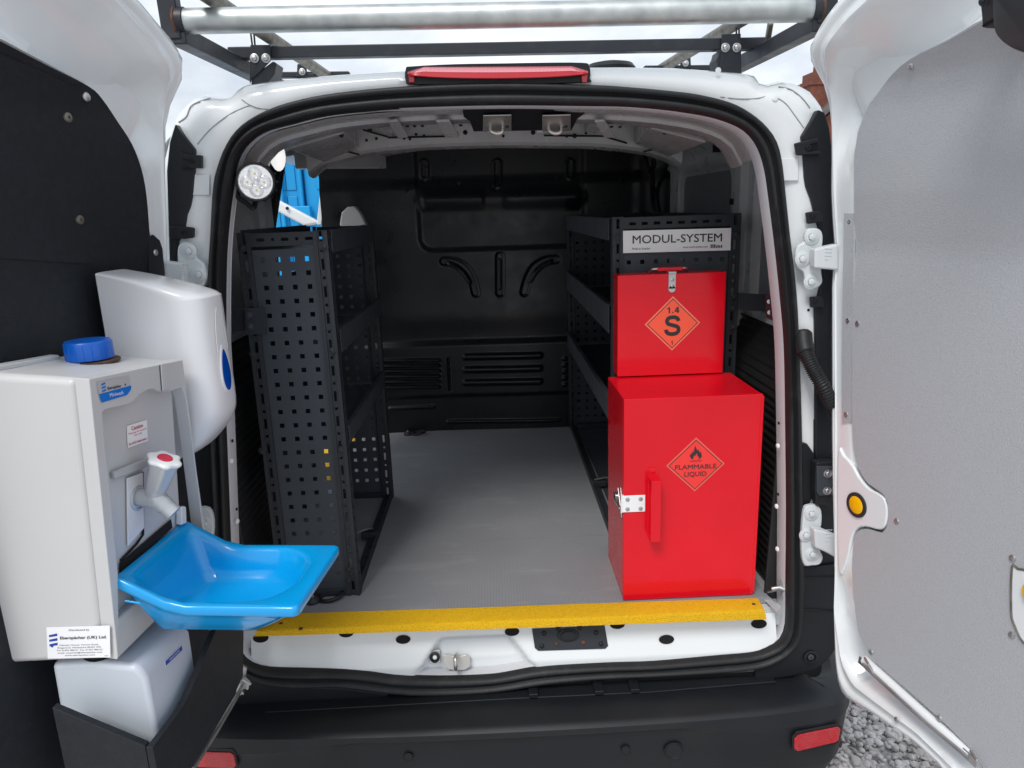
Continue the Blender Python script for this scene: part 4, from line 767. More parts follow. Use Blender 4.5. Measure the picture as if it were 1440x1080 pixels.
for y in (.45,): build('base_clip', MB().obox((XL1 - .05, y, .628), (.05, 0, 0), (0, .03, 0), (0, 0, .02)), M['powder'], sL, bevel=.002); build('base_latch', MB().tube([(XL1 - .08, y, .645), (XL1 - .03, y + .005, .66), (XL1 - .02, y + .03, .65)], .004, 8), M['zinc'], sL)
for px, py in ((340, 349), (457, 347), (355, 498), (468, 493), (368, 634), (479, 632), (490, 800), (490, 816)): stamp('bolt', PY(px, py, YL0 - .001), (0, -1, 0), M['powder'], sL, .0085)
wb = build('wall_bracket', MB().prism([PY(x, y, YL0 - .006) for x, y in ((343, 433), (372, 433), (374, 470), (345, 471))], (0, .005, 0)), M['powder'], sL, bevel=.001)
for px, py in ((350, 443), (352, 459)): stamp('bolt', PY(px, py, YL0 - .008), (0, -1, 0), M['powder2'], wb, .0085)
build('wall_strap', MB().prism([PY(x, y, YL0 + .01) for x, y in ((327, 438), (344, 437), (346, 465), (329, 466))], (0, .004, 0)), M['powder'], sL)
# right rack
sR = thing('shelving_rack', (.48, .97, .612), 'deep black steel shelving rack with a white name plate, behind the red boxes', 'shelving', 'black shelving racks')
XR0, XR1, YR0, YR1 = .309, .656, .36, 1.575
post(sR, XR0, YR0, ZB, ZT + .004, .030, .03, 1); post(sR, XR1 - .030, YR0, ZB, ZT + .004, .030, .03, -1)
post(sR, XR0, YR1 - .03, ZB, ZT, .030, .03, 1); post(sR, XR1 - .030, YR1 - .03, ZB, ZT, .030, .03, -1)
nx_ = [PY(px, 364, .366)[0] - (XR0 + .028) for px in (884.5, 903.5, 922.5, 941.5, 960.5, 979.5, 998.5, 1016)]
nz_ = [1.449 - .0355 * k - .625 for k in range(23)]; nz_ = sorted(z for z in nz_ if z > .02)
perf('end_panel', sR, (XR0 + .028, YR0 + .008, .625), (1, 0, 0), (0, -1, 0), XR1 - XR0 - .056, 1.53 - .625, nx_, nz_, .0115, M['powder2'])
perf('end_panel', sR, (XR0 + .028, YR1 - .012, .625), (1, 0, 0), (0, -1, 0), XR1 - XR0 - .056, 1.53 - .625, nx_, nz_, .0115, M['powder2'])
for y in (YR0 + .002, YR1 - .02):
    g = MB(); ys_, ho_ = slots(0, XR1 - XR0 - .060, .05, .016, .018)
    g.plate((XR0 + .030, y, 1.537), (1, 0, 0), (0, 0, 1), (0, -1, 0), ys_, [0, .010, .018, .031], lambda i, j: not (j == 1 and ho_[i]), .002); g.box(XR0 + .03, XR1 - .03, y + .002, y + .03, 1.566, 1.568); build('top_rail', g, M['powder'], sR, smooth=False)
for zt, zb in ((1.566, 1.508), (1.329, 1.252), (1.060, .997)): tray(sR, XR0 - .004, XR1, YR0 + .031, YR1 - .031, zt, zb, -1, M['powder2'])
g = MB(); g.box(XR0 + .002, XR0 + .03, YR0, YR1 - .03, .614, .626); g.box(XR0 + .003, XR0 + .006, YR0, YR1 - .03, .626, .636); build('base_rail', g, M['powder'], sR, bevel=.001)
build('rear_base_rail', MB().box(XR0 + .03, XR1 - .03, YR1 - .06, YR1 - .03, .614, .640), M['powder'], sR, bevel=.002)
build('base_board', MB().box(XR0 + .04, XR1, YR0 + .04, YR1 - .06, .613, .618), M['powder2'], sR)
build('base_clip', MB().obox((XR0 + .002, .80, .626), (.05, 0, 0), (0, .03, 0), (0, 0, .02)), M['powder'], sR, bevel=.002); build('base_latch', MB().tube([(XR0 + .01, .81, .65), (XR0 + .05, .815, .655), (XR0 + .07, .82, .648)], .004, 8), M['zinc'], sR)
for px, py in ((868, 333), (1036, 329), (1031, 460), (1032, 417), (1031, 434)): stamp('bolt', PY(px, py, YR0 - .001), (0, -1, 0), M['powder'], sR, .0095)
wb = MB(); P_ = [(1038, 412), (1078, 414), (1090, 424), (1090, 446), (1078, 438), (1038, 436)]
build('wall_strap', MB().prism([PY(x, y, YR0 - .01 - .003 * k) for k, (x, y) in enumerate(P_[:2] + P_[4:])], (0, .004, 0)), M['powder'], sR)
bk_ = [PY(1077, 413, .16), PY(1099, 420, .10), PY(1101, 457, .10), PY(1078, 447, .16)]; br_ = build('wall_bracket', MB().prism(bk_, (.0, .004, 0)), M['powder'], sR, bevel=.001)
for s_, t_ in ((.2, .72), (.5, .68), (.78, .66), (.2, .28), (.5, .26), (.78, .24)):
    p = bk_[0] * (1 - s_) * t_ + bk_[1] * s_ * t_ + bk_[2] * s_ * (1 - t_) + bk_[3] * (1 - s_) * (1 - t_); stamp('disc', p + np.array([0, -.001, 0]), (-.3, -1, 0), M['zinc'], br_, .0055, 'bolt_head')
# name plate
S1 = Quad(PY(876, 356, .357), PY(1027, 352, .357), PY(876, 324.5, .357)); pltm = MB(); S1.sheet(pltm, .002); npl = build('name_plate', pltm, M['plate'], sR, bevel=.0005)
S1.l = .0028; g = MB(); S1.text(g, "MODUL-SYSTEM", .088, .42, .36, .915, .008); S1.text(g, "Made in Sweden", .085, .135, .10, .25, 0); S1.text(g, "www.modul-system.com", .555, .155, .10, .785, 0)
for k in range(7): S1.poly(g, [(.812 + .016 * k, .13), (.823 + .016 * k, .13), (.823 + .016 * k, .20 if k % 2 else .26), (.812 + .016 * k, .26)]); S1.poly(g, [(.812 + .016 * k, .22), (.823 + .016 * k, .22), (.823 + .016 * k, .29), (.812 + .016 * k, .29)], 1.05) if k < 3 else None
build('lettering', g, M['ink'], npl, smooth=False, recalc=False)

# ================================================================== red boxes
cab = thing('storage_cabinet', (.455, .175, .612), 'large red steel cabinet with a flammable liquid diamond, standing on the bay floor', 'cabinet')
ca = [PZ(877, 846, .614), PZ(1060, 839, .614)]; cx0, cx1, cy0, cy1, cz0, cz1 = .286, .622, .055, .296, .614, 1.148
build('case', MB().box(cx0, cx1, cy0 + .014, cy1, cz0, cz1), M['red'], cab, bevel=.0025, seg=2)
dc = build('door', MB().box(cx0, cx1 + .001, cy0, cy0 + .0125, cz0, cz1 + .001), M['red'], cab, bevel=.002, seg=2)
build('door_fold', MB().box(cx1 - .004, cx1 + .003, cy0 - .0015, cy0 + .012, cz0 + .01, cz1 - .004), M['red'], dc, bevel=.001)
q = [PY(908, 664, .045), PY(923, 664, .045), PY(923, 752, .045), PY(908, 752, .045)]; q2 = [p + np.array([-.0, -.034, 0]) for p in q]
h0 = PY(915, 671, cy0); hx0, hx1 = PY(911, 700, cy0)[0], PY(927, 700, cy0)[0]; hz1, hz0 = PY(915, 669, cy0)[2], PY(915, 753, cy0)[2]
hd = MB(); hd.box(hx0, hx1 - .004, cy0 - .003, cy0, hz0 - .004, hz1 + .022); hd.box(hx0, hx1 - .004, cy0 - .036, cy0 - .003, hz1 - .004, hz1); hd.box(hx0, hx1 - .004, cy0 - .036, cy0 - .003, hz0, hz0 + .004); hd.box(hx0, hx1 - .004, cy0 - .0385, cy0 - .0362, hz0, hz1); hdl = build('handle', hd, M['red'], dc, bevel=.001)
stamp('rivet', ((hx0 + hx1) / 2 - .002, cy0 - .003, hz1 + .012), (0, -1, 0), M['red'], dc, .004)
lt = MB(); e0, e1 = PY(874, 697, cy0), PY(907, 719, cy0); lt.box(e0[0], e1[0], cy0 - .0025, cy0, e1[2], e0[2]); lt.box(e0[0] - .002, e0[0] + .001, cy0 - .004, cy0 + .004, e1[2] - .002, e0[2] + .002)
ha = build('hasp', lt, M['whitepl'], cab, bevel=.0015)
for k, l in ((.25, .22), (.8, .22), (.25, .8), (.8, .8)): stamp('screw', (e0[0] + (e1[0] - e0[0]) * k, cy0 - .0025, e0[2] + (e1[2] - e0[2]) * l), (0, -1, 0), M['zinc'], ha, .0055)
lt = MB(); xs_ = cx0 - .0015; lt.prism([(xs_, .075, .855), (xs_, .135, .872), (xs_, .13, .888), (xs_, .115, .90), (xs_, .10, .885), (xs_, .06, .842)], (-.003, 0, 0)); lt.tube([(xs_ - .006, .14, .875), (xs_ - .012, .10, .874), (xs_ - .006, .06, .866)], .004, 8); lt.lathe((xs_ - .003, .115, .876), (-1, 0, 0), [(.010, 0), (.010, .006), (.004, .008)], 14); build('hasp_staple', lt, M['zinc'], ha, bevel=.0008)
def diamond(parent, ctr, rx, rz, y, m, mb_, rest, nm, skew=0.):
    S = Quad((ctr[0] - rx, y, ctr[2] - rz), (ctr[0] + rx, y, ctr[2] - rz), (ctr[0] - rx, y, ctr[2] + rz), .0005)
    dm = lambda k: [(.5, .5 - .5 * k), (.5 + .5 * k, .5), (.5, .5 + .5 * k), (.5 - .5 * k, .5)]
    lab = build(nm, MB().prism([S.at(*p) for p in dm(1)], S.n * .0006), mb_, parent, smooth=False); S.l = .0009
    g = MB(); S.poly(g, dm(.925), 1); build('border', g, M['ink'], lab, smooth=False, recalc=False)
    g = MB(); S.poly(g, dm(.885), 1.3); build('field', g, m, lab, smooth=False, recalc=False); S.l = .0016
    g = MB(); rest(S, g); build('lettering', g, M['ink'], lab, smooth=False, recalc=False)
def flam(S, g):
    S.text(g, "FLAMMABLE", .155, .425, .082, .855, .012); S.text(g, "LIQUID", .315, .29, .084, .69, .012)
    fl = [(.41,.615),(.38,.66),(.375,.705),(.40,.69),(.395,.74),(.425,.715),(.43,.775),(.46,.74),(.465,.80),(.49,.875),(.505,.835),(.53,.79),(.53,.76),(.545,.80),(.575,.77),(.585,.72),(.60,.755),(.625,.72),(.615,.68),(.635,.69),(.63,.645),(.59,.61),(.56,.595),(.575,.63),(.565,.665),(.55,.64),(.535,.69),(.525,.725),(.50,.695),(.495,.66),(.475,.685),(.455,.65),(.45,.60)]
    g.add([S.at(.5 + (x - .505) * .8, .60 + (y - .6) * .92, 1) for x, y in fl], [tuple(range(len(fl)))]); S.poly(g, [(.41, .565), (.60, .565), (.60, .577), (.41, .577)])
cF = PY(978, 653.5, cy0 - .001); diamond(cab, cF, PY(1019, 652, cy0)[0] - cF[0], PY(978, 615, cy0)[2] - cF[2], cy0 - .0006, M['redlab'], M['redlabb'], flam, 'hazard_label')
box = thing('lidded_box', (.45, .32, 1.15), 'small red steel box with a 1.4 S diamond, above the large red cabinet', 'box')
bx0, bx1, by0, by1 = PY(869, 460, .28)[0], PY(1018, 455, .28)[0], .28, .355; bz0, bz1 = 1.1505, PY(945, 385, .28)[2]
build('case', MB().box(bx0, bx1, by0 + .003, by1, bz0, bz1 - .004), M['red'], box, bevel=.002)
fb = build('front_flap', MB().box(bx0 - .001, bx1 + .001, by0, by0 + .0028, bz0 + .001, bz1), M['red'], box, bevel=.001)
build('lid', MB().box(bx0 - .001, bx1 + .001, by0 + .003, by1, bz1 - .004, bz1), M['red'], box, bevel=.001)
lt = MB(); l0, l1 = PY(940, 386, by0), PY(950, 406, by0); lt.box(l0[0], l1[0], by0 - .003, by0, l1[2], bz1); lt.box(l0[0] - .001, l1[0] + .001, by0 - .005, by0 + .02, bz1, bz1 + .006); lt.lathe(((l0[0] + l1[0]) / 2, by0, l1[2]), (0, -1, 0), [((l1[0] - l0[0]) / 2, 0), ((l1[0] - l0[0]) / 2, .003)], 16)
hs_ = build('hasp', lt, M['zinc'], box, bevel=.001)
for k in (.3, .62): stamp('rivet', ((l0[0] + l1[0]) / 2, by0 - .003, bz1 + (l1[2] - bz1) * k * 1.3), (0, -1, 0), M['steel'], hs_, .004)
hx = (l0[0] + l1[0]) / 2; lt = MB(); lt.tube(spline([(hx - .05, by0 + .045, bz1), (hx - .046, by0 + .03, bz1 + .010), (hx - .03, by0 + .026, bz1 + .012), (hx + .03, by0 + .026, bz1 + .012), (hx + .046, by0 + .03, bz1 + .010), (hx + .05, by0 + .045, bz1)], 5), .004, 8); build('carry_handle', lt, M['zinc'], box)
build('handle_grip', MB().box(hx - .034, hx + .034, by0 + .019, by0 + .032, bz1 + .005, bz1 + .016), M['red'], box, bevel=.003)
def ribbon(S, g, pts, w, k=1.):
    P = [np.array(p, float) for p in pts]; L_, R2 = [], []
    for i, p in enumerate(P):
        t = _n(P[min(i + 1, len(P) - 1)] - P[max(i - 1, 0)]); nn = np.array([-t[1], t[0]]) * w / 2; L_.append(p + nn); R2.append(p - nn)
    n = len(P); g.add([S.at(q[0], q[1], k) for q in L_] + [S.at(q[0], q[1], k) for q in R2], [(i, i + 1, n + i + 1, n + i) for i in range(n - 1)])
def s14(S, g):
    ribbon(S, g, spline([(.605, .545), (.592, .585), (.555, .612), (.50, .618), (.44, .608), (.405, .575), (.402, .53), (.43, .495), (.50, .472), (.565, .452), (.605, .42), (.608, .365), (.575, .325), (.505, .308), (.435, .318), (.395, .350), (.385, .395)], 5), .070)
    ribbon(S, g, [(.438, .80), (.438, .695)], .026); ribbon(S, g, [(.398, .774), (.425, .782), (.440, .80)], .018, 1.05); S.poly(g, [(.488, .695), (.512, .695), (.512, .718), (.488, .718)])
    ribbon(S, g, [(.592, .805), (.592, .695)], .026); ribbon(S, g, [(.535, .727), (.618, .727)], .020, 1.05); ribbon(S, g, [(.588, .803), (.540, .730)], .022, 1.1)
    ribbon(S, g, [(.502, .185), (.502, .112)], .016); ribbon(S, g, [(.478, .165), (.494, .170), (.504, .185)], .012, 1.05)
cS = PY(945.5, 455, by0); diamond(box, cS, PY(984.5, 453, by0)[0] - cS[0], PY(945, 416.5, by0)[2] - cS[2], by0 - .0006, M['orange'], M['orangeb'], s14, 'hazard_label')

# ================================================================== work lamp inside the left pillar
lc = PY(360, 256, .02); ld = _n((.18, -1, -.02))
lmp = thing('work_lamp', lc, 'round four-reflector work lamp bolted high inside the left door pillar', 'lamp'); rl = float(np.linalg.norm(PY(387, 256, .02) - lc))
build('housing', MB().lathe(lc, ld, [(rl * .55, -.045), (rl * .9, -.03), (rl, -.012), (rl, .009), (rl * .97, .012), (rl * .88, .012), (rl * .85, .004)], 40, True), M['plastic'], lmp)
build('reflector_bowl', MB().lathe(lc + ld * .0045, ld, [(rl * .86, .0), (rl * .86, .001), (.002, .001)], 40), M['chrome'], lmp)
sx_ = _n(np.cross((0, 0, 1.), ld)); sz_ = np.cross(ld, sx_)
for u_, v_ in ((0, .42), (-.42, 0), (.42, -.02), (.0, -.42)):
    p = lc + (sx_ * u_ + sz_ * v_) * rl; d_ = MB()
    for k in range(5): d_.lathe(p + ld * .006, ld, [(rl * (.36 - .07 * k), .0 - .0008 * k), (rl * (.345 - .07 * k), .002 - .0008 * k), (rl * (.30 - .07 * k), -.0004 - .0008 * k)], 22, False)
    dsh = build('dish', d_, M['chrome'], lmp); build('diode', MB().lathe(p + ld * .0035, ld, [(rl * .075, 0), (rl * .07, .002), (.001, .0024)], 12), M['led'], dsh)
build('lens', MB().lathe(lc + ld * .0092, ld, [(rl * .87, 0), (rl * .87, .001)], 40), M['clear'], lmp)
for k in range(14):
    a_ = k * 2 * math.pi / 14; p = lc + (sx_ * math.cos(a_) + sz_ * math.sin(a_)) * rl * .98 - ld * .016; build('cooling_fin', MB().obox(p - sz_ * .002 - sx_ * .002, sx_ * .006, sz_ * .004, -ld * .02), M['plastic'], lmp)
t = MB(); t.tube(spline([PY(331, 262, .05), PY(334, 276, .05), PY(346, 285, .05), PY(356, 293, .05), PY(359, 284, .07)], 4), .0055, 8); t.prism([PY(329, 244, .055), PY(337, 243, .055), PY(337, 284, .055), PY(330, 276, .055)], (0, .006, 0)); build('mounting_bracket', t, M['plastic'], lmp)

# ================================================================== wash unit on the left door
A3 = lambda uwz: FL.at(*uwz)
UN, UF = .51, .27
wu = thing('wash_unit', FL.at(.39, .05, .9), 'grey moulded hand-wash unit with blue cap and pull-out blue basin, fixed to the left door', 'wash unit')
nA, nB, nC, nD = (.147, 1.381), (.108, .912), (-.165, .894), (-.05, 1.394)
fA, fB, fC, fD = (.158, 1.358), (.120, .912), (-.06, .905), (-.03, 1.376)
def side(u, a, b_, c_, d_, cut=.0): return [FL.at(u, a[0] - cut, a[1]), FL.at(u, b_[0] - cut, b_[1]), FL.at(u, c_[0], c_[1]), FL.at(u, d_[0], d_[1])]
b = MB(); b.loft([side(UN, nA, nB, nC, nD, .022), side(UF, fA, fB, fC, fD, .022)], True, True, True); tk = build('tank_body', b, M['tankgrey'], wu, bevel=.013, seg=4)
frontP = FL.at(UN, *nA); e1 = FL.at(UN, *nB) - frontP; e2 = FL.at(UF, *fA) - frontP; FN = _n(np.cross(e2, e1)); FN = FN if FN[0] > 0 else -FN
onF = lambda x, y, k=0.: PP(x, y, frontP + FN * k, FN)
f00, f01, f11, f10 = onF(125.5, 533), onF(166, 928), onF(166, 928) + (FL.d * -(UN - UF)), onF(257, 506)
rec = [onF(x, y) for x, y in [(285, 742), (279, 690), (270, 620), (262, 562), (256, 545)] + spline([(240, 550), (225, 551), (217, 547), (209, 548), (199, 553), (190, 562), (182, 568), (168, 571), (155, 574), (147, 577), (144, 581)], 3) + [(148, 630), (155, 690), (160, 745), (166, 805)]]
fb_ = onF(286, 742)
frm = [f00, f10, onF(277, 660), fb_] + [r for r in rec] + [onF(172, 868), f01]
frm = [f00, f10, onF(266, 575), onF(279, 680), onF(287, 745)] + rec + [onF(167, 860)] + [f01]
fr_ = MB(); fr_.prism(frm, -FN * .024); build('front_frame', fr_, M['tankgrey'], wu, bevel=.0035, seg=3, angle=45)
build('lower_front', MB().prism([onF(166, 870, -.006), onF(165, 928, -.006), onF(165, 928, -.006) - FL.d * .238, onF(166, 870, -.006) - FL.d * .238], -FN * .02), M['tankgrey'], wu, bevel=.004)
# lugs on the top edge, recess ribs, white service plate
build('top_rib', MB().prism([onF(223, 512, .0), onF(231, 510, .0), onF(235, 545, .0), onF(226, 551, .0)], FN * .004), M['tankgrey'], wu, bevel=.002)
build('recess_rib', MB().prism([onF(154, 663, -.02), onF(200, 645, -.02), onF(203, 656, -.02), onF(156, 674, -.02)], FN * .008), M['tankgrey2'], wu, bevel=.003)
build('service_plate', MB().prism([onF(177, 672, -.02), onF(199, 664, -.02), onF(201, 742, -.02), onF(178, 768, -.02)], FN * .003), M['disp'], wu, bevel=.001)
build('plate_gap', MB().tube([onF(200, 664, -.019), onF(201, 752, -.019), onF(192, 765, -.019), onF(170, 788, -.019)], .0022, 6), M['hole'], wu)
build('outlet_pipe', MB().prism([onF(247, 712, -.02), onF(254, 711, -.02), onF(255, 735, -.02), onF(247, 738, -.02)], FN * .012), M['disp'], wu, bevel=.003)
build('basin_slot', MB().prism([onF(168, 792, -.019), onF(240, 730, -.019), onF(242, 742, -.019), onF(168, 812, -.019)], FN * .001), M['hole'], wu)
# top: raised lid lip, cap
tz = lambda u, w: np.interp(u, [UF, UN], [fD[1] + (fA[1] - fD[1]) * (w + .03) / .188, nD[1] + (nA[1] - nD[1]) * (w + .03) / .177])
build('back_lip', MB().prism([FL.at(u, w, float(tz(u, w)) - .003) for u, w in ((UN - .005, -.028), (UF + .085, -.028), (UF + .085, -.010), (UN - .005, -.010))], (0, 0, .009)), M['tankgrey'], wu, bevel=.003)
build('mounting_batten', MB().prism([FL.at(UN - .03, -.10, .95), FL.at(UF + .02, -.06, .95), FL.at(UF + .02, .0, .95), FL.at(UN - .03, .0, .95)], (0, 0, .35)), M['bply'], wu)
cpx = PZ(127, 504, 1.378); cpz = 1.376
build('cap_gasket', MB().lathe((cpx[0], cpx[1], cpz - .004), (0, 0, 1), [(.0455, 0), (.0455, .003), (.04, .004)], 36), M['rust'], wu)
cp = MB(); prof_ = [(.036, .002), (.0365, .030), (.034, .0335), (.004, .034)]; cp.lathe((cpx[0], cpx[1], cpz), (0, 0, 1), prof_, 40)
for k in range(18):
    a_ = k * 2 * math.pi / 18 + .1; cp.obox((cpx[0] + .036 * math.cos(a_) - .0008, cpx[1] + .036 * math.sin(a_) - .0008, cpz + .003), (.0016, 0, 0), (0, .0016, 0), (0, 0, .027))
build('filler_cap', cp, M['capblue'], wu, bevel=.001)
# tap
T = lambda x, y, u=.40: A3(FL.U(x, y, u))
ax_ = _n(T(215, 700) - T(184, 699)); tp = MB()
tp.tube(spline([T(180, 698), T(195, 699), T(212, 700), T(222, 703), T(232, 711), T(245, 722)], 5), [.0155] * 11 + [.0165] * 6 + [.0155] * 4 + [.0142] * 5, 20); tpo = build('tap', tp, M['tapgrey'], wu)
build('tap_collar', MB().lathe(T(183, 699) + ax_ * .012, ax_, [(.0225, -.008), (.0225, .003), (.019, .005), (.0175, .0)], 28), M['tapgrey'], tpo)
kb, kt = T(219, 689), T(232, 644); ka = _n(kt - kb); kl = float(np.linalg.norm(kt - kb))
build('tap_stem', MB().lathe(kb - ka * .012, ka, [(.014, 0), (.0165, .010), (.0165, .016)], 24), M['tapgrey'], tpo)
kn = MB(); n_ = 48; rings = []
for r0, h, lob in ((.0165, .002, 0), (.0175, .006, .2), (.0205, kl * .55, .6), (.0235, kl * .86, .9)):
    a0 = _n(np.cross(ka, (0, 1., 0))); b0 = np.cross(ka, a0); rings.append([kb + ka * h + (a0 * math.cos(t) + b0 * math.sin(t)) * r0 * (1 + .07 * lob * math.cos(6 * t)) for t in np.linspace(0, 2 * math.pi, n_, endpoint=False)])
kn.loft(rings, True, True, True); kno = build('tap_knob', kn, M['tapgrey'], tpo, angle=60)
top_ = MB(); rings = [[kb + ka * h + (a0 * math.cos(t) + b0 * math.sin(t)) * r0 * (1 + .085 * math.cos(6 * t)) for t in np.linspace(0, 2 * math.pi, n_, endpoint=False)] for r0, h in ((.024, kl * .86), (.0265, kl * .92), (.0262, kl * .97), (.022, kl))]
top_.loft(rings, True, True, True); build('knob_top', top_, M['whitepl'], tpo, angle=60); build('knob_button', MB().lathe(kt + ka * .0002, ka, [(.0125, 0), (.0115, .0014), (.003, .002)], 28), M['inkred'], tpo)
# basin
def bring(u0, u1, w0, w1, z, r, rise=0.):
    out = []
    for sw, su, a0 in ((1, 1, 0), (-1, 1, 90), (-1, -1, 180), (1, -1, 270)):
        rr = r if sw > 0 else min(r, .02); rr = min(rr, (u1 - u0) * .49, (w1 - w0) * .49)
        cw = (w1 - rr) if sw > 0 else (w0 + rr); cu = (u1 - rr) if su > 0 else (u0 + rr)
        for k in range(10):
            a_ = math.radians(a0 + 10 * k); out.append((cu + rr * math.sin(a_), cw + rr * math.cos(a_)))
    # even points along the straight sides so that the raised back blends smoothly
    full = []
    for p, q in zip(out, out[1:] + out[:1]):
        full.append(p); dd = math.hypot(q[0] - p[0], q[1] - p[1])
        k_ = 7 if (len(full) and (out.index(p) % 10 == 9)) else 0
        full += [(p[0] + (q[0] - p[0]) * (i + 1) / (k_ + 1), p[1] + (q[1] - p[1]) * (i + 1) / (k_ + 1)) for i in range(k_)]
    return [FL.at(u, w, z + rise * float(np.clip((.205 - w) / .085, 0, 1))) for u, w in full]
U0, U1 = .272, .492
def brg(i, w0, w1, z, r, rise): return bring(U0 + i, U1 - i, w0, w1, z, r, rise)
def order(L_):                                   # sort a ring by bearing so all rings correspond
    c = sum(np.array(p) for p in L_) / len(L_); return L_
rows = [brg(.06, .19, .31, .9345, .03, .0), brg(.042, .165, .335, .935, .05, .0), brg(.030, .148, .352, .940, .05, .0), brg(.016, .124, .388, .968, .035, .03), brg(.008, .116, .402, .981, .02, .045), brg(.003, .112, .408, .982, .012, .045), brg(.0, .110, .410, .985, .010, .046), brg(.0, .110, .410, .996, .010, .047), brg(.0015, .1115, .4085, .9995, .009, .048), brg(.004, .114, .405, 1.0005, .010, .048), brg(.014, .128, .385, 1.0, .07, .042), brg(.017, .132, .380, .9985, .078, .039), brg(.020, .136, .374, .994, .082, .034), brg(.027, .152, .358, .965, .085, .012), brg(.033, .162, .348, .948, .08, .0), brg(.042, .175, .335, .943, .07, .0), brg(.09, .23, .27, .942, .02, .0)]
# front corners of the bowl are rounded more than the rim
b = MB(); b.loft(rows, True, True, True); bs = build('basin', b, M['blue'], wu, angle=75)
build('rim_tab', MB().prism([FL.at(U1 + .0005, .128, 1.012), FL.at(U1 + .0005, .154, 1.008), FL.at(U1 + .0005, .154, 1.0045), FL.at(U1 + .0005, .128, 1.0085)], FL.d * .002), M['blue'], bs, bevel=.0008)
# labels
def sticker(parent, pts, m=M['label'], th=.0006, name='label', lift=.0011):
    S = Quad(*pts); g = MB(); S.sheet(g, th); o = build(name, g, m, parent, smooth=False); S.l = lift; return S, o
U_ = lambda x, y: A3(FL.U(x, y, UN + .0008))
S, lab = sticker(wu, (U_(67.5, 926), U_(155.5, 924), U_(65.5, 882)))
g = MB(); S.text(g, "Distributed by", .36, .87, .055, .68); S.text(g, "Eberspächer (UK) Ltd.", .215, .615, .088, .95, .006)
for k, t in enumerate(("Olympic House, Vernon Road,", "Ringwood, Hampshire BH24 1PA", "Tel: 01425 480151  Fax: 01425 480152", "email: enquiries@eberspacher.com", "www.eberspacher.com")): S.text(g, t, (.20, .17, .15, .165, .28)[k], .405 - .082 * k, .042, (.82, .86, .88, .875, .76)[k])
S.poly(g, [(.91, .05), (.97, .05), (.97, .06), (.91, .06)]); build('lettering', g, M['ink'], lab, smooth=False, recalc=False)
def stripes(S, g, x0, x1, y0, y1):
    h = (y1 - y0) / 3
    for k in range(3): yb = y0 + k * h; S.poly(g, [(x0 + .01 * k * 0, yb + .02), (x1, yb + h * .35), (x1, yb + h * .9), (x0, yb + h * .58)])
    return g
g = stripes(S, MB(), .04, .17, .38, .82); S.poly(g, [(.065, .37), (.10, .37), (.10, .44), (.065, .44)]); build('emblem', g, M['inkblue'], lab, smooth=False, recalc=False)
F_ = lambda x, y: onF(x, y, .0008)
S, lab = sticker(wu, (F_(139, 558), F_(184, 548), F_(136, 537)), M['tankgrey2'], .0005, 'badge')
lab2 = MB(); S.poly(lab2, [(0.05, -.42), (.85, -.30), (1.0, .02), (1.02, .30), (.0, .18)], .6); build('badge_band', lab2, M['inkcyan'], lab, smooth=False, recalc=False)
g = MB(); S.text(g, "Eberspächer", .27, .34, .20, .69, .006); S.poly(g, [(.80, .40), (.83, .36), (.85, .42), (.82, .56)]); build('lettering', g, M['ink'], lab, smooth=False, recalc=False)
g = stripes(S, MB(), .10, .22, .24, .90); build('emblem', g, M['inkcyan'], lab, smooth=False, recalc=False)
g = MB(); S.text(g, "Miniwash", .30, -.17, .26, .72, 0, 1.4); build('band_lettering', g, M['label'], lab, smooth=False, recalc=False)
K_ = lambda x, y: onF(x, y, -.0205)
S, lab = sticker(wu, (K_(179.5, 630), K_(207.5, 620), K_(178, 599)))
g = MB(); S.text(g, "Caution", .20, .74, .17, .76, .006); S.text(g, "Warning: for external", .04, .58, .08, .94); S.text(g, "use only", .32, .45, .08, .72); S.text(g, "Do NOT drink water", .05, .10, .10, .93, .004); build('lettering', g, M['inkred'], lab, smooth=False, recalc=False)

# ================================================================== soap / towel dispenser
dp = thing('dispenser', FL.at(.2, .0, 1.35), 'white wall dispenser with a blue teardrop window, on the left door behind the wash unit', 'dispenser')
sec = spline([(.0, 1.513), (.08, 1.497), (.155, 1.476), (.183, 1.464), (.187, 1.45), (.188, 1.36), (.190, 1.27), (.184, 1.232), (.158, 1.195), (.125, 1.166), (.10, 1.160), (.04, 1.175), (.0, 1.19)], 4)
def dsec(u, sc, dz): return [FL.at(u, p[0] * sc, 1.34 + (p[1] - 1.34) * dz) for p in sec]
b = MB(); b.loft([dsec(u, s_, z_) for u, s_, z_ in ((.243, .66, .97), (.245, .76, .985), (.243, .84, .995), (.238, .90, 1.0), (.228, .955, 1.003), (.214, .985, 1.004), (.198, 1., 1.004), (.168, 1., 1.003), (.154, .985, 1.), (.147, .955, .99), (.145, .92, .98))], True, True, True)
build('cover', b, M['disp'], dp, angle=62)
dw = lambda z: float(np.interp(z, [1.23, 1.27, 1.36, 1.45], [.184, .1905, .1885, .1875])) * 1.0
tear = []; c0 = FL.W(318, 524, .19)
for t in np.linspace(0, 2 * math.pi, 40, endpoint=False):
    k = .5 + .5 * math.cos(t); zz = c0[2] - .034 + .080 * k; hw = .0165 * abs(math.sin(t)) ** 1.15 * (1.15 - .55 * k); tear.append((c0[0] + hw * math.copysign(1, math.sin(t)), zz))
b = MB(); b.loft([[FL.at(c0[0] + (u - c0[0]) * s_, dw(z) + l_, c0[2] + (z - c0[2]) * s_) for u, z in tear] for s_, l_ in ((1.18, -.002), (1.18, .0012), (1.02, .0016))], True, True, True); build('window_rim', b, M['disp'], dp)
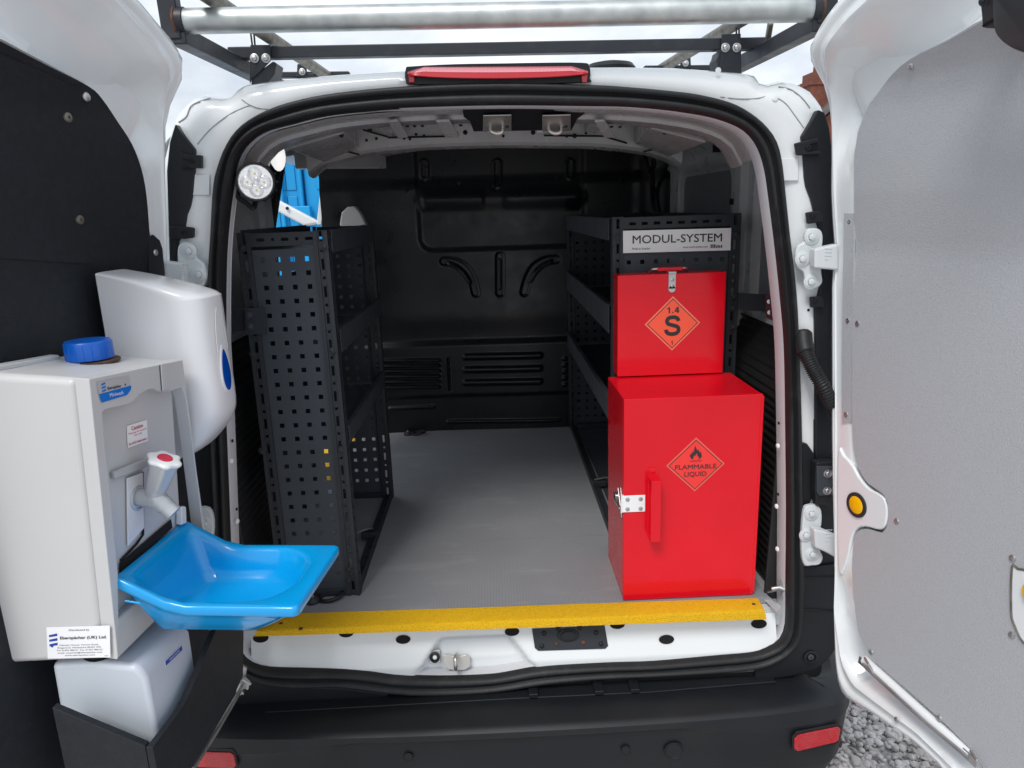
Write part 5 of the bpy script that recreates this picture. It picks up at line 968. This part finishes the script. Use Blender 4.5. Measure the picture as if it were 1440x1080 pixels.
b = MB(); b.loft([[FL.at(c0[0] + (u - c0[0]) * s_, dw(z) + l_, c0[2] + (z - c0[2]) * s_) for u, z in tear] for s_, l_ in ((1., .001), (1., .0022), (.6, .0034), (.1, .0036))], True, True, True); build('sight_window', b, M['dropblue'], dp)
ov = [FL.at(c0[0] + .021 * math.sin(t), dw(1.36 + .075 * math.cos(t)) * 1.003 + .0006, 1.335 + .105 * math.cos(t)) for t in np.linspace(-1.35, 1.35, 24)]
build('cover_line', MB().tube(ov, .0006, 6), M['disp'], dp)

# ================================================================== waste can and the black plywood tray holding it
tn = thing('waste_can', FL.at(.42, .07, .55), 'translucent white waste water can standing in the black tray below the wash unit', 'water can')
tsec = lambda u, k: [FL.at(u, .142 - k, .62), FL.at(u, .142 - k, .868), FL.at(u, .126 - k, .890), FL.at(u, .05, .899), FL.at(u, -.022 + k, .893), FL.at(u, -.03 + k, .62)]
b = MB(); b.loft([tsec(.494, .0), tsec(.352, .0)], True, True, True); build('can_body', b, M['poly'], tn, bevel=.011, seg=5)
nk = A3(FL.U(153, 936, .455)); build('can_neck', MB().lathe((nk[0], nk[1], .885), (0, 0, 1), [(.036, .004), (.036, .012), (.033, .013), (.033, .03)], 36), M['rubber'], tn)
wq = lambda x, y: A3(FL.W(x, y, .1432))
S, lab = sticker(tn, (wq(232, 938), wq(257, 914), wq(230.5, 945.5) * .0 + wq(231, 930)), M['label'], .0005, 'label')
g = MB(); S.poly(g, [(.03, .08), (.97, .08), (.97, .92), (.03, .92)], .7); build('label_field', g, M['inkblue'], lab, smooth=False, recalc=False)
g = MB(); S.text(g, "WASTE WATER", .22, .36, .34, .80, 0, 1.2); build('lettering', g, M['label'], lab, smooth=False, recalc=False)
ty = thing('can_tray', FL.at(.38, .09, .5), 'black plywood tray on the left door with a front board that sweeps upward', 'tray')
Wp = lambda x, y: A3(FL.W(x, y, .17))
fp = [Wp(*p) for p in spline([(215, 1051), (235, 1025), (251, 1003), (262, 985), (272, 962), (282, 940), (291, 917), (300, 895), (309, 876), (318, 862)], 3)] + [Wp(342, 838), Wp(343, 880), Wp(342, 950), Wp(332, 972), Wp(300, 1030), Wp(258, 1100)]
lo = [FL.at(FL.W(342, 950, .17)[0], .17, .50), FL.at(FL.W(215, 1051, .17)[0], .17, .50)]
build('front_board', MB().prism(fp + lo[1:], -FL.n * .012), M['bply'], ty, bevel=.001)
un = FL.W(215, 1051, .17)[0]
build('end_board', MB().prism([FL.at(un, .0125, .851), FL.at(un, .157, .783), FL.at(un, .157, .50), FL.at(un, .0125, .50)], FL.d * -.012), M['bply'], ty, bevel=.001)
build('base_board', MB().prism([FL.at(un - .013, .0125, .60), FL.at(un - .013, .157, .60), FL.at(.46, .157, .60), FL.at(.46, .0125, .60)], (0, 0, .012)), M['bply'], ty)


# ================================================================== black case high on the right door
kc = thing('black_case', R_.P(R_.px(1440, 20, .05), .05), 'black plastic case clipped high on the right rear door, cut off by the picture corner', 'case')
Cw = .085; wl = lambda x, y, w: R_.P(R_.px(x, y, w), w)
cs_ = spline([(1404, -70), (1404, 0), (1405, 30), (1408, 46), (1416, 58), (1428, 67), (1442, 74), (1470, 82), (1500, 86)], 4) + [(1560, 60), (1570, -90)]
f_ = [wl(x, y, .02) for x, y in cs_]; f2 = [wl(x, y, .085) for x, y in cs_]; cc_ = sum(f2) / len(f2)
b = MB(); b.loft([[p - FR.n * .045 for p in f2], f2, [cc_ + (p - cc_) * .93 + FR.n * .012 for p in f2], [cc_ + (p - cc_) * .84 + FR.n * .016 for p in f2]], True, True, True); build('case_body', b, M['plasticg'], kc, angle=70)
br = build('clip_plate', MB().prism([wl(x, y, .075) for x, y in ((1378, -40), (1379, 0), (1381, 37), (1384, 39.5), (1404, 39.5), (1407, 20), (1407, -40))], -FR.n * .068), M['plasticg'], kc, bevel=.002)
build('clip_web', MB().prism([wl(x, y, .0756) for x, y in ((1382, 36), (1402, 24), (1404, 27), (1384, 38.5))], FR.n * .002), M['plastic'], kc)
build('clip_slot', MB().prism([wl(x, y, .0762) for x, y in ((1407, -10), (1412, -10), (1412, 14), (1407, 22))], FR.n * .001), M['hole'], kc)
stamp('bolt', wl(1384, 0, .0765), FR.n, M['powder'], br, .008); stamp('rivet', wl(1411, 19, .0775), FR.n, M['zinc'], br, .0035)

# ================================================================== beyond the van: container, house, ground
ct = thing('shipping_container', (-2.4, 7.2, 0), 'bright blue shipping container seen through the open side doorway of the van', 'container')
b = MB(); zs_ = []
prof_ = []; x = -4.2
while x < -1.0: prof_ += [(x, 6.06), (x + .07, 6.10), (x + .17, 6.10), (x + .24, 6.06)]; x += .28
build('end_frame', MB().box(-2.72, -2.6, 6.0, 6.12, 0, 2.62).box(-1.12, -1.0, 6.0, 6.12, 0, 2.62).box(-2.72, -1.0, 6.0, 6.12, 2.5, 2.62).box(-2.72, -1.0, 6.0, 6.12, .05, .2), M['contblue'], ct, bevel=.01)
build('container_body', MB().box(-2.72, -1.0, 6.12, 12, .1, 2.6), M['contblue'], ct)
for x0, x1 in ((-2.58, -1.92), (-1.90, -1.13)):
    d = build('container_door', MB().box(x0, x1, 6.06, 6.11, .2, 2.5), M['contblue'], ct, bevel=.01)
    for k in range(5): xx = x0 + .12 + k * (x1 - x0 - .24) / 4.6; build('door_rib', MB().box(xx, xx + .11, 6.048, 6.06, .3, 1.80).box(xx, xx + .11, 6.048, 6.06, 1.86, 2.42), M['contblue'], d, bevel=.012)
for X in (-2.45, -2.13, -1.93, -1.5): build('lock_rod', MB().tube([(X, 6.0, .1), (X, 6.0, 2.6)], .022, 10), M['contblue'], ct)
build('lock_box', MB().box(-2.02, -1.84, 5.93, 6.03, 1.58, 1.70), M['contblue'], ct, bevel=.012)
hsn = thing('brick_house', (10, 24, 0), 'red brick house with a chimney glimpsed past the right rear door', 'house')
build('wall', MB().prism([(8.75, 19.0, 0), (13, 19.0, 0), (13, 19.0, 3.3), (10.8, 19, 5.2), (8.75, 19.0, 3.3)], (0, 7, 0)), M['brick'], hsn)
rf = build('roof', MB().prism([(8.5, 18.8, 3.2), (8.5, 18.8, 3.35), (10.8, 18.8, 5.45), (10.8, 18.8, 5.3)], (0, 7.4, 0)).prism([(13.3, 18.8, 3.1), (13.3, 18.8, 3.25), (10.8, 18.8, 5.45), (10.8, 18.8, 5.3)], (0, 7.4, 0)), M['tile'], hsn)
q = PY(1150, 104, 19.6); build('chimney', MB().box(q[0] - .30, q[0] + .5, 19.3, 19.9, 3.2, q[2]).box(q[0] - .34, q[0] + .54, 19.26, 19.94, q[2] - .32, q[2] - .2), M['brick'], rf)
build('chimney_pot', MB().lathe((q[0] - .02, 19.6, q[2]), (0, 0, 1), [(.12, 0), (.10, .28), (.12, .3)], 14), M['brick'], rf)
gp = bpy.data.meshes.new('ground'); gp.from_pydata([(-200, -200, 0), (200, -200, 0), (200, 200, 0), (-200, 200, 0)], [], [(0, 1, 2, 3)]); gp.materials.append(M['gravel']); go = bpy.data.objects.new('ground', gp); COL.objects.link(go); go['kind'] = 'structure'
bm = bmesh.new(); bmesh.ops.create_icosphere(bm, subdivisions=2, radius=1); bv = np.array([v.co[:] for v in bm.verts]); bf_ = np.array([[v.index for v in f.verts] for f in bm.faces]); bm.free()
NS = 17000; V = []; Fc = []
for i in range(NS):
    s_ = RNG.uniform(.007, .0135) * (1 if i > 500 else 1.4); sc = s_ * np.array([RNG.uniform(.8, 1.4), RNG.uniform(.7, 1.1), RNG.uniform(.5, .8)])
    d = RNG.normal(size=(4, 3)); d /= np.linalg.norm(d, axis=1)[:, None]; v = bv.copy()
    for k in d: h = v @ k; cut = RNG.uniform(.45, .8); v = v - np.clip(h - cut, 0, None)[:, None] * k
    a_ = RNG.uniform(0, 6.28); t_ = RNG.uniform(-.5, .5); Rz = np.array([[math.cos(a_), -math.sin(a_), 0], [math.sin(a_), math.cos(a_), 0], [0, 0, 1]]); Rx = np.array([[1, 0, 0], [0, math.cos(t_), -math.sin(t_)], [0, math.sin(t_), math.cos(t_)]])
    v = (v * sc) @ Rx.T @ Rz.T + np.array([RNG.uniform(.60, 1.75), RNG.uniform(-.6, 1.1), RNG.uniform(.002, .018)]); V.append(v); Fc.append(bf_ + i * len(bv))
V = np.concatenate(V); Fc = np.concatenate(Fc); me = bpy.data.meshes.new('gravel'); me.vertices.add(len(V)); me.vertices.foreach_set('co', V.ravel()); me.loops.add(Fc.size); me.loops.foreach_set('vertex_index', Fc.ravel().astype(np.int32)); me.polygons.add(len(Fc)); me.polygons.foreach_set('loop_start', np.arange(0, Fc.size, 3, dtype=np.int32))
me.update(calc_edges=True); me.validate(); me.materials.append(M['gravel']); gv = bpy.data.objects.new('gravel', me); COL.objects.link(gv); gv['kind'] = 'stuff'
